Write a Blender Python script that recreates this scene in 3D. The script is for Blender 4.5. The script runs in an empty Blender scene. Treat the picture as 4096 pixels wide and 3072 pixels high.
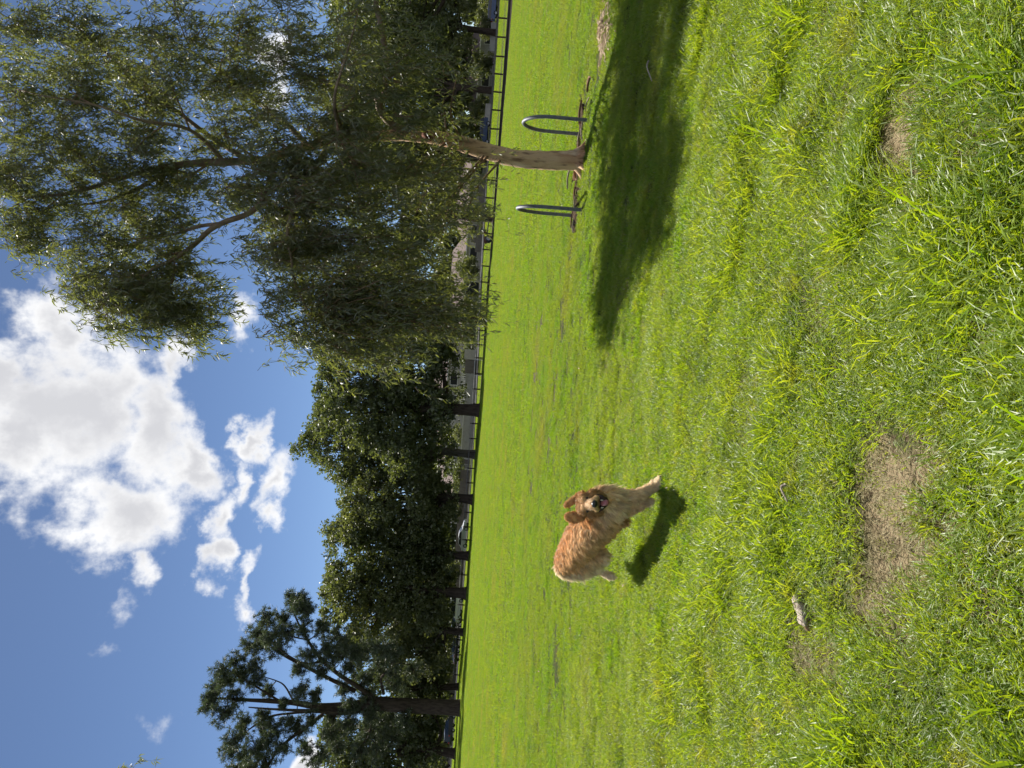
import bpy, math, random
import numpy as np
from mathutils import Vector, Matrix

rng = np.random.default_rng(7)
random.seed(7)
scene = bpy.context.scene
COL = scene.collection
R = math.radians

# ------------------------------------------------------------------ camera
EYE = 1.6
FPX = 2900.0                      # focal length in photograph pixels (4096 wide)
ROLL, PITCH = R(3.9), R(3.445)
cr_, sr_ = math.cos(ROLL), math.sin(ROLL)
F = np.array([0, math.cos(PITCH), -math.sin(PITCH)])
U0 = np.array([0, math.sin(PITCH), math.cos(PITCH)])
R0 = np.array([1.0, 0, 0])
camX = sr_ * R0 - cr_ * U0        # the phone was held sideways: up in the place is left in the picture
camY = cr_ * R0 + sr_ * U0
cam = bpy.data.cameras.new('camera')
cam.sensor_width = 36.0
cam.lens = FPX / 4096 * 36
cam.clip_start = 0.05
cam.clip_end = 3000
cam_o = bpy.data.objects.new('camera', cam)
COL.objects.link(cam_o)
m = Matrix.Identity(4)
for i in range(3):
    m[i][0], m[i][1], m[i][2] = camX[i], camY[i], -F[i]
m[2][3] = EYE
cam_o.matrix_world = m
scene.camera = cam_o

def ray(x, y):
    dx, dy = x - 2048.0, y - 1536.0
    a = sr_ * dx - cr_ * dy
    b = -cr_ * dx - sr_ * dy
    return F * FPX + R0 * a + U0 * b
def P(x, y, d):
    """point of the place seen at photograph pixel x, y and standing d metres ahead"""
    r = ray(x, y)
    return np.array([0, 0, EYE]) + r * (d / r[1])
def G(x, y, z=0.0):
    r = ray(x, y)
    return np.array([0, 0, EYE]) + r * ((z - EYE) / r[2])

# ------------------------------------------------------------------ light
SUN_AZ, SUN_EL = R(-12), R(55)     # ahead of the camera, a little to the left, high
sun_dir = np.array([math.sin(SUN_AZ) * math.cos(SUN_EL), math.cos(SUN_AZ) * math.cos(SUN_EL), math.sin(SUN_EL)])
sl = bpy.data.lights.new('sun', 'SUN')
sl.energy = 4.8
sl.angle = R(0.53)
sl.color = (1.0, 0.95, 0.87)
so = bpy.data.objects.new('sun', sl)
COL.objects.link(so)
so.rotation_euler = Vector(-sun_dir).to_track_quat('-Z', 'Y').to_euler()
so.location = (0, 40, 60)

scene.view_settings.view_transform = 'Standard'
scene.view_settings.look = 'None'
scene.view_settings.exposure = 1.12
scene.view_settings.gamma = 1.0
scene.view_settings.use_curve_mapping = False
cy = scene.cycles
cy.use_denoising = True
cy.max_bounces = 10
cy.diffuse_bounces = 8
cy.glossy_bounces = 2
cy.transmission_bounces = 8
cy.adaptive_threshold = 0.02
cy.transparent_max_bounces = 8
cy.sample_clamp_indirect = 6.0

# ---- world: sky with cumulus clouds, laid out by azimuth and elevation
W = bpy.data.worlds.new('World')
scene.world = W
W.use_nodes = True
W.cycles.sampling_method = 'NONE'
nt = W.node_tree
nt.nodes.clear()
def wn(t, **k):
    n = nt.nodes.new(t)
    for a, b in k.items():
        setattr(n, a, b)
    return n
def wl(a, b):
    nt.links.new(a, b)
def wmath(op, a, b=None, c=None, clamp=False):
    n = wn('ShaderNodeMath', operation=op, use_clamp=clamp)
    for i, v in enumerate((a, b, c)):
        if v is None:
            continue
        if isinstance(v, (int, float)):
            n.inputs[i].default_value = v
        else:
            wl(v, n.inputs[i])
    return n.outputs[0]
def wramp(v, lo, hi, a=0.0, b=1.0):
    n = wn('ShaderNodeMapRange', interpolation_type='SMOOTHSTEP')
    wl(v, n.inputs[0])
    n.inputs[1].default_value, n.inputs[2].default_value = lo, hi
    n.inputs[3].default_value, n.inputs[4].default_value = a, b
    return n.outputs[0]
sky = wn('ShaderNodeTexSky', sky_type='NISHITA')
sky.sun_disc = False
sky.sun_elevation = SUN_EL
sky.sun_rotation = SUN_AZ
sky.altitude = 1200
sky.air_density = 0.70
sky.dust_density = 0.15
sky.ozone_density = 3.0
SKY_STRENGTH = 0.05
tc = wn('ShaderNodeTexCoord')
sep = wn('ShaderNodeSeparateXYZ')
wl(tc.outputs['Generated'], sep.inputs[0])
az = wmath('ARCTAN2', sep.outputs[0], sep.outputs[1])
el = wmath('ARCSINE', sep.outputs[2])
ae = wn('ShaderNodeCombineXYZ')
wl(az, ae.inputs[0]); wl(el, ae.inputs[1])
def azel(x, y):
    d = ray(x, y); d = d / np.linalg.norm(d)
    return math.atan2(d[0], d[1]), math.asin(d[2])
warp = wn('ShaderNodeTexNoise')
warp.inputs['Scale'].default_value = 7.0
warp.inputs['Detail'].default_value = 6.0
warp.inputs['Roughness'].default_value = 0.6
wl(ae.outputs[0], warp.inputs['Vector'])
wv = wn('ShaderNodeVectorMath', operation='MULTIPLY_ADD')
wl(warp.outputs['Color'], wv.inputs[0])
wv.inputs[1].default_value = (0.20, 0.20, 0)
wl(ae.outputs[0], wv.inputs[2])
wo = wn('ShaderNodeVectorMath', operation='SUBTRACT')
wl(wv.outputs[0], wo.inputs[0])
wo.inputs[1].default_value = (0.10, 0.10, 0)
CLOUDS = [  # photograph pixel of the centre, half size along x and y, strength
    (230, 1640, 290, 350, 1), (590, 1700, 230, 300, 1), (470, 2040, 270, 220, 1), (30, 1720, 200, 210, 1),
    (510, 2270, 95, 110, .8), (700, 1480, 110, 170, .95), (-220, 1560, 300, 330, 1), (90, 1480, 150, 200, .9),
    (300, 1330, 150, 170, .85), (740, 1820, 120, 180, .9),
    (1020, 1790, 65, 110, .8), (1090, 1950, 95, 150, .8), (1110, 2070, 80, 80, .8),
    (830, 2080, 65, 120, .75), (850, 2250, 70, 110, .8), (925, 1930, 55, 100, .6),
    (1000, 2300, 40, 100, .6), (975, 2370, 70, 70, .75), (400, 2480, 60, 60, .22),
    (1130, 290, 70, 110, .9), (950, 1290, 90, 120, .8), (1180, 3030, 80, 80, .8), (560, 2960, 50, 50, .12),
    (-600, 600, 300, 500, .9), (900, 4300, 260, 420, .9), (200, 5200, 260, 500, .9), (700, -1500, 240, 420, .9),
    (-900, 2600, 260, 380, .8)]
CE = []
for (x, y, rx, ry, s) in CLOUDS:
    a, e = azel(x, y)
    CE.append((a, e, ry / FPX * 0.95 / max(math.cos(e), .5), rx / FPX * 0.95, s))
fld = None
for (a, e, ra, re, s) in CE:
    n = wn('ShaderNodeVectorMath', operation='MULTIPLY_ADD')
    wl(wo.outputs[0], n.inputs[0])
    n.inputs[1].default_value = (1 / ra, 1 / re, 0)
    n.inputs[2].default_value = (-a / ra, -e / re, 0)
    l = wn('ShaderNodeVectorMath', operation='LENGTH')
    wl(n.outputs[0], l.inputs[0])
    q = wmath('MULTIPLY_ADD', l.outputs['Value'], -s, s)
    fld = q if fld is None else wmath('SMOOTH_MAX', fld, q, 0.15)
# cumulus added outside the view, all round and overhead, to lift fill light
rn = wn('ShaderNodeTexNoise')
rn.inputs['Scale'].default_value = 2.6
rn.inputs['Detail'].default_value = 3.0
wl(tc.outputs['Generated'], rn.inputs['Vector'])
fill_clouds = wmath('MULTIPLY_ADD', rn.outputs['Fac'], 4.5, -2.2)
vw = wn('ShaderNodeVectorMath', operation='MULTIPLY_ADD')
wl(ae.outputs[0], vw.inputs[0])
vw.inputs[1].default_value = (1 / .75, 1 / .75, 0); vw.inputs[2].default_value = (0, -.1 / .75, 0)
vl = wn('ShaderNodeVectorMath', operation='LENGTH')
wl(vw.outputs[0], vl.inputs[0])
gap = wramp(vl.outputs['Value'], .98, 1.2, -1.6, 0.0)
fld = wmath('MAXIMUM', fld, wmath('MINIMUM', wmath('ADD', fill_clouds, gap), 0.9))
nz = wn('ShaderNodeTexNoise')
nz.inputs['Scale'].default_value = 22.0
nz.inputs['Detail'].default_value = 9.0
nz.inputs['Roughness'].default_value = 0.58
wl(ae.outputs[0], nz.inputs['Vector'])
fine = wmath('MULTIPLY_ADD', nz.outputs['Fac'], 1.5, -0.75)
dens = wmath('ADD', fld, fine)
cover = wramp(dens, -0.05, 0.60)
wsep = wn('ShaderNodeSeparateColor')
wl(warp.outputs['Color'], wsep.inputs[0])
thick = wmath('MULTIPLY_ADD', wsep.outputs[2], 1.3, -0.65)
thick = wmath('ADD', wmath('MULTIPLY_ADD', fine, 0.42, thick), fld)
grey = wramp(thick, 0.15, 0.95)
ccol = wn('ShaderNodeMix', data_type='RGBA')
wl(grey, ccol.inputs['Factor'])
CW = 10.2
ccol.inputs['A'].default_value = (CW, CW, CW * 1.0, 1)
ccol.inputs['B'].default_value = (CW * .62, CW * .625, CW * .655, 1)
mixc = wn('ShaderNodeMix', data_type='RGBA')
wl(cover, mixc.inputs['Factor'])
wl(sky.outputs[0], mixc.inputs['A'])
wl(ccol.outputs['Result'], mixc.inputs['B'])
bg = wn('ShaderNodeBackground')
bg.inputs['Strength'].default_value = SKY_STRENGTH
wl(mixc.outputs['Result'], bg.inputs['Color'])
outw = wn('ShaderNodeOutputWorld')
wl(bg.outputs[0], outw.inputs['Surface'])

# ------------------------------------------------------------------ helpers
def sstep(a, b, x):
    t = np.clip((np.asarray(x, float) - a) / (b - a), 0, 1)
    return t * t * (3 - 2 * t)

def mat(name, base, rough=0.8, spec=0.3, trans=None, noise=None, bump=None, metal=0.0, attr=None, rnd=None, place=None):
    """Principled, optionally with a translucent share, noise colour variation, relief, a tint attribute, per-instance variation"""
    M = bpy.data.materials.new(name)
    M.use_nodes = True
    t = M.node_tree
    t.nodes.clear()
    o = t.nodes.new('ShaderNodeOutputMaterial')
    b = t.nodes.new('ShaderNodeBsdfPrincipled')
    b.inputs['Roughness'].default_value = rough
    b.inputs['Specular IOR Level'].default_value = spec
    b.inputs['Metallic'].default_value = metal
    rgb = t.nodes.new('ShaderNodeRGB')
    rgb.outputs[0].default_value = (*base, 1)
    cur = rgb.outputs[0]
    def blend(fac, colour, cur):
        mx = t.nodes.new('ShaderNodeMix'); mx.data_type = 'RGBA'
        t.links.new(fac, mx.inputs['Factor'])
        t.links.new(cur, mx.inputs['A'])
        if isinstance(colour, tuple):
            mx.inputs['B'].default_value = (*colour, 1)
        else:
            t.links.new(colour, mx.inputs['B'])
        return mx.outputs['Result']
    tcn = t.nodes.new('ShaderNodeTexCoord')
    for (scale, colour, lo, hi, stretch) in (noise or []):
        mp = t.nodes.new('ShaderNodeMapping')
        mp.inputs['Scale'].default_value = stretch
        t.links.new(tcn.outputs['Object'], mp.inputs[0])
        nn = t.nodes.new('ShaderNodeTexNoise')
        nn.inputs['Scale'].default_value = scale
        nn.inputs['Detail'].default_value = 6
        t.links.new(mp.outputs[0], nn.inputs['Vector'])
        mr = t.nodes.new('ShaderNodeMapRange')
        mr.inputs[1].default_value, mr.inputs[2].default_value = lo, hi
        t.links.new(nn.outputs['Fac'], mr.inputs[0])
        cur = blend(mr.outputs[0], colour, cur)
    if attr:
        for (an, colour) in attr:
            at = t.nodes.new('ShaderNodeAttribute'); at.attribute_name = an
            cur = blend(at.outputs['Fac'], colour, cur)
    for (scale, colour, lo, hi) in (place or []):
        ge = t.nodes.new('ShaderNodeNewGeometry')
        nn = t.nodes.new('ShaderNodeTexNoise')
        nn.inputs['Scale'].default_value = scale
        nn.inputs['Detail'].default_value = 4
        t.links.new(ge.outputs['Position'], nn.inputs['Vector'])
        mr = t.nodes.new('ShaderNodeMapRange')
        mr.inputs[1].default_value, mr.inputs[2].default_value = lo, hi
        t.links.new(nn.outputs['Fac'], mr.inputs[0])
        cur = blend(mr.outputs[0], colour, cur)
    if rnd:
        oi = t.nodes.new('ShaderNodeObjectInfo')
        mr = t.nodes.new('ShaderNodeMapRange')
        mr.inputs[3].default_value, mr.inputs[4].default_value = 0, rnd[1]
        t.links.new(oi.outputs['Random'], mr.inputs[0])
        cur = blend(mr.outputs[0], rnd[0], cur)
    t.links.new(cur, b.inputs['Base Color'])
    sh = b.outputs[0]
    if trans:
        tr = t.nodes.new('ShaderNodeBsdfTranslucent')
        mul = t.nodes.new('ShaderNodeMix'); mul.data_type = 'RGBA'; mul.blend_type = 'MULTIPLY'
        mul.inputs['Factor'].default_value = 1
        t.links.new(cur, mul.inputs['A'])
        mul.inputs['B'].default_value = (*trans[1], 1)
        t.links.new(mul.outputs['Result'], tr.inputs['Color'])
        t.nodes.remove(b)
        df = t.nodes.new('ShaderNodeBsdfDiffuse')
        t.links.new(cur, df.inputs['Color'])
        ms = t.nodes.new('ShaderNodeMixShader')
        ms.inputs[0].default_value = trans[0]
        t.links.new(df.outputs[0], ms.inputs[1]); t.links.new(tr.outputs[0], ms.inputs[2])
        gl = t.nodes.new('ShaderNodeBsdfGlossy')
        gl.inputs['Roughness'].default_value = rough
        mg = t.nodes.new('ShaderNodeMixShader')
        mg.inputs[0].default_value = spec * .14
        t.links.new(ms.outputs[0], mg.inputs[1]); t.links.new(gl.outputs[0], mg.inputs[2])
        sh = mg.outputs[0]
    if bump:
        mp = t.nodes.new('ShaderNodeMapping')
        mp.inputs['Scale'].default_value = bump[2]
        t.links.new(tcn.outputs['Object'], mp.inputs[0])
        nn = t.nodes.new('ShaderNodeTexNoise')
        nn.inputs['Scale'].default_value = bump[0]
        nn.inputs['Detail'].default_value = 8
        t.links.new(mp.outputs[0], nn.inputs['Vector'])
        bp = t.nodes.new('ShaderNodeBump')
        bp.inputs['Strength'].default_value = bump[1]
        bp.inputs['Distance'].default_value = 0.05
        t.links.new(nn.outputs['Fac'], bp.inputs['Height'])
        t.links.new(bp.outputs[0], b.inputs['Normal'])
    t.links.new(sh, o.inputs['Surface'])
    return M
U1 = (1, 1, 1)

class MB:
    def __init__(self):
        self.v, self.f, self.n, self.at = [], {3: [], 4: []}, 0, {}
    def add(self, v, f, **attrs):
        v = np.asarray(v, float).reshape(-1, 3); f = np.asarray(f, int)
        if len(f):
            self.f[f.shape[1]].append(f + self.n)
        self.v.append(v)
        for k, a in attrs.items():
            self.at.setdefault(k, []).append((self.n, np.broadcast_to(np.asarray(a, float), (len(v),) + np.shape(a)[1:] if np.ndim(a) > 1 else (len(v),))))
        self.n += len(v)
        return self
    def box(self, c, s, rz=0.0):
        c = np.asarray(c, float); hx, hy, hz = np.asarray(s, float) / 2
        v = np.array([[x, y, z] for x in (-hx, hx) for y in (-hy, hy) for z in (-hz, hz)])
        if rz:
            cc, ss = math.cos(rz), math.sin(rz)
            v = np.stack([v[:, 0] * cc - v[:, 1] * ss, v[:, 0] * ss + v[:, 1] * cc, v[:, 2]], 1)
        return self.add(v + c, [[0, 1, 3, 2], [4, 6, 7, 5], [0, 4, 5, 1], [2, 3, 7, 6], [0, 2, 6, 4], [1, 5, 7, 3]])
    def tube(self, pts, rad, sides=6, cap=True):
        pts = np.asarray(pts, float); n = len(pts)
        rad = np.broadcast_to(np.asarray(rad, float), (n,))
        t = np.gradient(pts, axis=0)
        t /= np.linalg.norm(t, axis=1)[:, None] + 1e-9
        ref = np.array([0.31, 0.17, 0.93]) if abs(t[0, 2]) < 0.8 else np.array([0.9, 0.3, 0.1])
        a = ref - t[0] * (ref @ t[0]); a /= np.linalg.norm(a)
        vs = []
        ang = np.arange(sides) * 2 * math.pi / sides
        for i in range(n):
            a = a - t[i] * (a @ t[i]); a /= np.linalg.norm(a) + 1e-9
            b = np.cross(t[i], a)
            vs.append(pts[i] + rad[i] * (np.cos(ang)[:, None] * a + np.sin(ang)[:, None] * b))
        v = np.concatenate(vs)
        i = np.arange(n - 1)[:, None] * sides; j = np.arange(sides)[None]
        k = (np.arange(sides)[None] + 1) % sides
        f = np.stack([i + j, i + k, i + sides + k, i + sides + j], -1).reshape(-1, 4)
        base = self.n
        self.add(v, f)
        if cap:
            for s, c in ((0, pts[0]), ((n - 1) * sides, pts[-1])):
                off = self.n
                self.v.append(c[None]); self.n += 1
                fl = np.stack([np.full(sides, off), base + s + np.arange(sides), base + s + (np.arange(sides) + 1) % sides], 1)
                self.f[3].append(fl)
        return self
    def lathe(self, c, axis, prof, sides=14):
        """prof: list of (offset along axis, radius)"""
        c = np.asarray(c, float); axis = np.asarray(axis, float) / np.linalg.norm(axis)
        pts = np.array([c + axis * p[0] for p in prof])
        ref = np.array([0, 0, 1.0]) if abs(axis[2]) < 0.8 else np.array([1.0, 0, 0])
        a = np.cross(axis, ref); a /= np.linalg.norm(a); b = np.cross(axis, a)
        ang = np.arange(sides) * 2 * math.pi / sides
        v = np.concatenate([pts[i] + prof[i][1] * (np.cos(ang)[:, None] * a + np.sin(ang)[:, None] * b) for i in range(len(prof))])
        n = len(prof)
        i = np.arange(n - 1)[:, None] * sides; j = np.arange(sides)[None]; k = (j + 1) % sides
        return self.add(v, np.stack([i + j, i + k, i + sides + k, i + sides + j], -1).reshape(-1, 4))
    def mesh(self, name, material, smooth=False, origin=(0, 0, 0)):
        v = np.concatenate(self.v) - np.asarray(origin, float)
        f3 = np.concatenate(self.f[3]) if self.f[3] else np.zeros((0, 3), int)
        f4 = np.concatenate(self.f[4]) if self.f[4] else np.zeros((0, 4), int)
        me = bpy.data.meshes.new(name)
        me.vertices.add(len(v)); me.vertices.foreach_set('co', v.astype(np.float32).ravel())
        nl = f3.size + f4.size
        me.loops.add(nl)
        me.loops.foreach_set('vertex_index', np.concatenate([f3.ravel(), f4.ravel()]).astype(np.int32))
        tot = np.concatenate([np.full(len(f3), 3), np.full(len(f4), 4)])
        start = np.concatenate([[0], np.cumsum(tot)[:-1]]) if len(tot) else np.zeros(0)
        me.polygons.add(len(tot))
        me.polygons.foreach_set('loop_start', start.astype(np.int32))
        me.polygons.foreach_set('use_smooth', np.full(len(tot), smooth))
        me.update(calc_edges=True)
        for k, lst in self.at.items():
            if lst[0][1].ndim == 1:
                a = me.attributes.new(k, 'FLOAT', 'POINT')
                d = np.zeros(len(v), np.float32)
                for s, x in lst: d[s:s + len(x)] = x
                a.data.foreach_set('value', d)
            else:
                a = me.attributes.new(k, 'FLOAT_COLOR', 'POINT')
                d = np.ones((len(v), 4), np.float32)
                for s, x in lst: d[s:s + len(x), :3] = x
                a.data.foreach_set('color', d.ravel())
        me.materials.append(material)
        me.validate()
        return me
    def build(self, name, material, parent=None, smooth=False):
        org = tuple(parent.matrix_world.translation) if parent else (0, 0, 0)
        if parent:
            org = ROOTLOC[parent.name]
        o = bpy.data.objects.new(name, self.mesh(name, material, smooth, org))
        COL.objects.link(o)
        ROOTLOC[o.name] = org
        if parent:
            o.parent = parent
        return o
ROOTLOC = {}
def tag(o, label=None, cat=None, group=None, kind=None):
    if label: o['label'] = label
    if cat: o['category'] = cat
    if group: o['group'] = group
    if kind: o['kind'] = kind
    return o
def thing(name, loc, label, cat, group=None):
    o = bpy.data.objects.new(name, None)
    o.empty_display_size = 0.2
    COL.objects.link(o)
    o.location = tuple(float(c) for c in loc)
    ROOTLOC[o.name] = tuple(float(c) for c in loc)
    return tag(o, label, cat, group)
def catmull(pts, per=6):
    p = np.asarray(pts, float)
    q = np.vstack([2 * p[0] - p[1], p, 2 * p[-1] - p[-2]])
    out = []
    for i in range(1, len(q) - 2):
        for k in range(per):
            t = k / per
            out.append(0.5 * ((2 * q[i]) + (-q[i - 1] + q[i + 1]) * t + (2 * q[i - 1] - 5 * q[i] + 4 * q[i + 1] - q[i + 2]) * t * t
                              + (-q[i - 1] + 3 * q[i] - 3 * q[i + 1] + q[i + 2]) * t ** 3))
    out.append(p[-1])
    return np.array(out)
def unit(v):
    return v / (np.linalg.norm(v, axis=-1, keepdims=True) + 1e-9)
ORD = ['first', 'second', 'third', 'fourth', 'fifth', 'sixth', 'seventh', 'eighth', 'ninth', 'tenth', 'eleventh', 'twelfth',
       'thirteenth', 'fourteenth', 'fifteenth', 'sixteenth', 'seventeenth', 'eighteenth', 'nineteenth', 'twentieth',
       'twenty-first', 'twenty-second', 'twenty-third', 'twenty-fourth', 'twenty-fifth', 'twenty-sixth', 'twenty-seventh', 'twenty-eighth', 'twenty-ninth', 'thirtieth']

# ------------------------------------------------------------------ ground
def wav(x, y, s, k):
    return (np.sin(x * s + 1.3 * k + 1.7 * np.sin(y * s * .7 + k)) + np.sin(y * s * 1.1 + 2.1 * k + 1.4 * np.sin(x * s * .8 - k))) * .5
PATCH = []            # worn spots: x, y, radius x, radius y, strength
def patch(px, py, rx, ry, s):
    g = G(px, py); PATCH.append((g[0], g[1], rx, ry, s))
patch(3570, 2080, .38, .25, .95); patch(3650, 2220, .27, .19, .85); patch(3480, 2330, .22, .16, .6)
patch(3620, 600, .22, .18, 1.0); patch(3640, 780, .18, .12, .9); patch(3560, 480, .15, .1, .7)
patch(3230, 2450, .13, .09, .7); patch(3330, 2610, .12, .10, .6); patch(3240, 2650, .14, .14, .6); patch(3930, 1340, .12, .09, .6)
patch(3860, 620, .10, .08, .7); patch(4010, 560, .10, .09, .6); patch(3300, 1100, .2, .14, .35)
patch(3000, 1700, .3, .2, .3); patch(2420, 130, .55, .45, .9)
for k in range(9):
    patch(2326 - k * 3.2, 430 + k * 60, .24, .22, 1.0)
patch(2215, 1620, 1.5, .9, .25); patch(2150, 1500, 2.2, 1.6, .25); patch(1985, 2100, 5, 3, .2)
def dry(x, y):
    d = np.zeros_like(np.asarray(x, float))
    wob = 0.40 * wav(x, y, 9.0, 1.0) + .38 * wav(x, y, 21.0, 2.0) + .25 * wav(x, y, 47.0, .5)
    for (a, b, rx, ry, s) in PATCH:
        q = np.sqrt(((x - a) / rx) ** 2 + ((y - b) / ry) ** 2) + wob
        d = np.maximum(d, s * (1 - sstep(.55, 1.25, q)))
    return d
def fence_y(x):
    return 92.3 - 0.22 * x
def verge(x):
    return 10.0 * sstep(-5, 35, x)
def gz(x, y):
    x = np.asarray(x, float); y = np.asarray(y, float)
    near = 1 - sstep(9, 22, y)
    z = near * (0.022 * wav(x, y, 2.2, .3) + 0.014 * wav(x, y, 6.1, 1.9) + .008 * wav(x, y, 13.0, .7))
    z = z - 0.02 * dry(x, y) * near
    b = y - fence_y(x)
    z = z + 0.9 * sstep(4, 34, b) * sstep(-14, 22, x) + 0.25 * sstep(6, 40, b) * (1 - sstep(-14, 22, x))
    return z
def axis_pts(lo, hi, fine_lo, fine_hi, step, grow=1.12):
    a = list(np.arange(fine_lo, fine_hi, step))
    s = step; p = fine_hi
    while p < hi:
        a.append(p); s *= grow; p += s
    a.append(hi)
    s = step; p = fine_lo
    while p > lo:
        s *= grow; p -= s
        a.insert(0, max(p, lo))
    return np.array(sorted(set(np.round(a, 4))))
xs = axis_pts(-700, 700, -5.5, 7.0, 0.07)
ys = axis_pts(-300, 1500, 0.2, 13.0, 0.07)
X, Y = np.meshgrid(xs, ys)
Z = gz(X, Y)
nx, ny = len(xs), len(ys)
ii = (np.arange(ny - 1)[:, None] * nx + np.arange(nx - 1)[None]).ravel()
soil_m = mat('lawn_soil', (0.030, 0.045, 0.010), 1.0, 0.1,
             noise=[(1.1, (0.06, 0.085, 0.015), .42, .62, U1), (14, (0.035, 0.05, 0.012), .5, .72, U1)],
             attr=[('dry', (0.23, 0.175, 0.105))], place=[(18, (0.07, 0.05, 0.03), .50, .66)], bump=(60, 0.8, U1))
gm = MB(); gm.add(np.stack([X, Y, Z], -1).reshape(-1, 3), np.stack([ii, ii + 1, ii + nx + 1, ii + nx], 1), dry=dry(X, Y).ravel())
lawn = gm.build('ground', soil_m, smooth=True)
tag(lawn, kind='structure')

# ---- grass blades: tufts and turf pieces, spread by geometry nodes
def blades(n, rad, h, w, lean, curve, seed, square=False):
    r = np.random.default_rng(seed)
    if square:
        bx, by = r.uniform(-rad, rad, n), r.uniform(-rad, rad, n)
        nc = 55
        cl = r.uniform(-rad, rad, (nc, 2)); chh = r.uniform(.45, 1.5, nc)
        near_ = np.argmin((bx[:, None] - cl[None, :, 0]) ** 2 + (by[:, None] - cl[None, :, 1]) ** 2, axis=1)
        off = np.stack([bx, by], 1) - cl[near_]
        h = h * chh[near_]
    else:
        q = rad * np.sqrt(r.random(n)); th = r.uniform(0, 2 * math.pi, n)
        bx, by = q * np.cos(th), q * np.sin(th)
    base = np.stack([bx, by, np.full(n, -0.012)], 1)
    hh = h * r.uniform(.45, 1.15, n)
    a = r.uniform(0, 2 * math.pi, n)
    d = np.stack([np.cos(a), np.sin(a), np.zeros(n)], 1)
    if square:
        d = unit(d * .8 + np.c_[unit(off), np.zeros(n)] * .7)
    else:
        d = unit(d * .7 + base * np.array([1, 1, 0]) / rad * .8)
    l1 = np.abs(r.normal(lean, lean * .6, n))[:, None]; l2 = l1 + np.abs(r.normal(curve, curve * .6, n))[:, None]
    up = np.array([0, 0, 1.0])
    m1 = base + hh[:, None] * .5 * unit(up + d * l1)
    m2 = m1 + hh[:, None] * .3 * unit(up + d * l2)
    tip = m2 + hh[:, None] * .25 * unit(up * (1 - .35 * l2) + d * (l2 + .5))
    fa = r.uniform(0, 2 * math.pi, n)
    side = np.stack([np.cos(fa), np.sin(fa), np.zeros(n)], 1) * (w * r.uniform(.6, 1.3, n) / 2)[:, None]
    v = np.stack([base - side * .7, base + side * .7, m1 - side, m1 + side, m2 - side * .75, m2 + side * .75, tip], 1)
    o = np.arange(n)[:, None] * 7
    f = np.concatenate([o + np.array([0, 1, 3]), o + np.array([0, 3, 2]), o + np.array([2, 3, 5]), o + np.array([2, 5, 4]), o + np.array([4, 5, 6])])
    t = np.repeat(r.random(n), 7)
    return v.reshape(-1, 3), f, t
grass_m = mat('grass_blade', (0.100, 0.208, 0.004), 0.45, 0.30, place=[(1.6, (0.062, 0.130, 0.005), .52, .72), (4.0, (0.22, 0.235, 0.055), .57, .78)], trans=(0.55, (2.4, 2.05, .5)),
              attr=[('tint', (0.190, 0.265, 0.024))], rnd=((0.22, 0.255, 0.055), .45))
turf_m = mat('turf_blade', (0.080, 0.185, 0.005), 0.5, 0.25, place=[(.45, (0.17, 0.19, 0.05), .52, .74), (1.3, (0.055, 0.13, 0.006), .54, .72), (5.0, (0.16, 0.20, 0.045), .56, .74)], trans=(0.52, (2.3, 1.95, .6)),
             attr=[('tint', (0.135, 0.240, 0.016))], rnd=((0.165, 0.205, 0.03), .55))
straw_m = mat('straw', (0.46, 0.39, 0.24), 0.8, 0.2, trans=(0.3, (1, 1, 1)), attr=[('tint', (0.27, 0.21, 0.12))], rnd=((0.20, 0.21, 0.08), .6))
def source(colname, items):
    c = bpy.data.collections.new(colname)
    for i, (v, f, t, mm) in enumerate(items):
        b = MB(); b.add(v, f, tint=t)
        o = bpy.data.objects.new('%s_%02d' % (colname, i), b.mesh('%s_%02d' % (colname, i), mm))
        c.objects.link(o)
    return c
def scatter(name, pts, rot, scl, idx, coll, label, cat):
    me = bpy.data.meshes.new(name)
    me.vertices.add(len(pts)); me.vertices.foreach_set('co', pts.astype(np.float32).ravel())
    for k, t, d in (('rot', 'FLOAT', rot), ('scl', 'FLOAT', scl), ('idx', 'INT', idx)):
        a = me.attributes.new(k, t, 'POINT')
        a.data.foreach_set('value', d.astype(np.int32 if t == 'INT' else np.float32))
    me.update()
    o = bpy.data.objects.new(name, me)
    COL.objects.link(o)
    g = bpy.data.node_groups.new(name + '_nodes', 'GeometryNodeTree')
    g.interface.new_socket('Geometry', in_out='INPUT', socket_type='NodeSocketGeometry')
    g.interface.new_socket('Geometry', in_out='OUTPUT', socket_type='NodeSocketGeometry')
    N = g.nodes.new
    i_, o_ = N('NodeGroupInput'), N('NodeGroupOutput')
    ci = N('GeometryNodeCollectionInfo')
    ci.inputs['Collection'].default_value = coll
    ci.inputs['Separate Children'].default_value = True
    ci.inputs['Reset Children'].default_value = True
    iop = N('GeometryNodeInstanceOnPoints')
    iop.inputs['Pick Instance'].default_value = True
    def na(nm, t):
        n = N('GeometryNodeInputNamedAttribute'); n.data_type = t; n.inputs['Name'].default_value = nm
        return n.outputs['Attribute']
    cx = N('ShaderNodeCombineXYZ')
    L = g.links.new
    L(na('rot', 'FLOAT'), cx.inputs[2])
    L(i_.outputs[0], iop.inputs['Points'])
    L(ci.outputs[0], iop.inputs['Instance'])
    L(na('idx', 'INT'), iop.inputs['Instance Index'])
    L(cx.outputs[0], iop.inputs['Rotation'])
    L(na('scl', 'FLOAT'), iop.inputs['Scale'])
    L(iop.outputs[0], o_.inputs[0])
    md = o.modifiers.new('spread', 'NODES'); md.node_group = g
    return tag(o, label, cat, kind='stuff')

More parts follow.
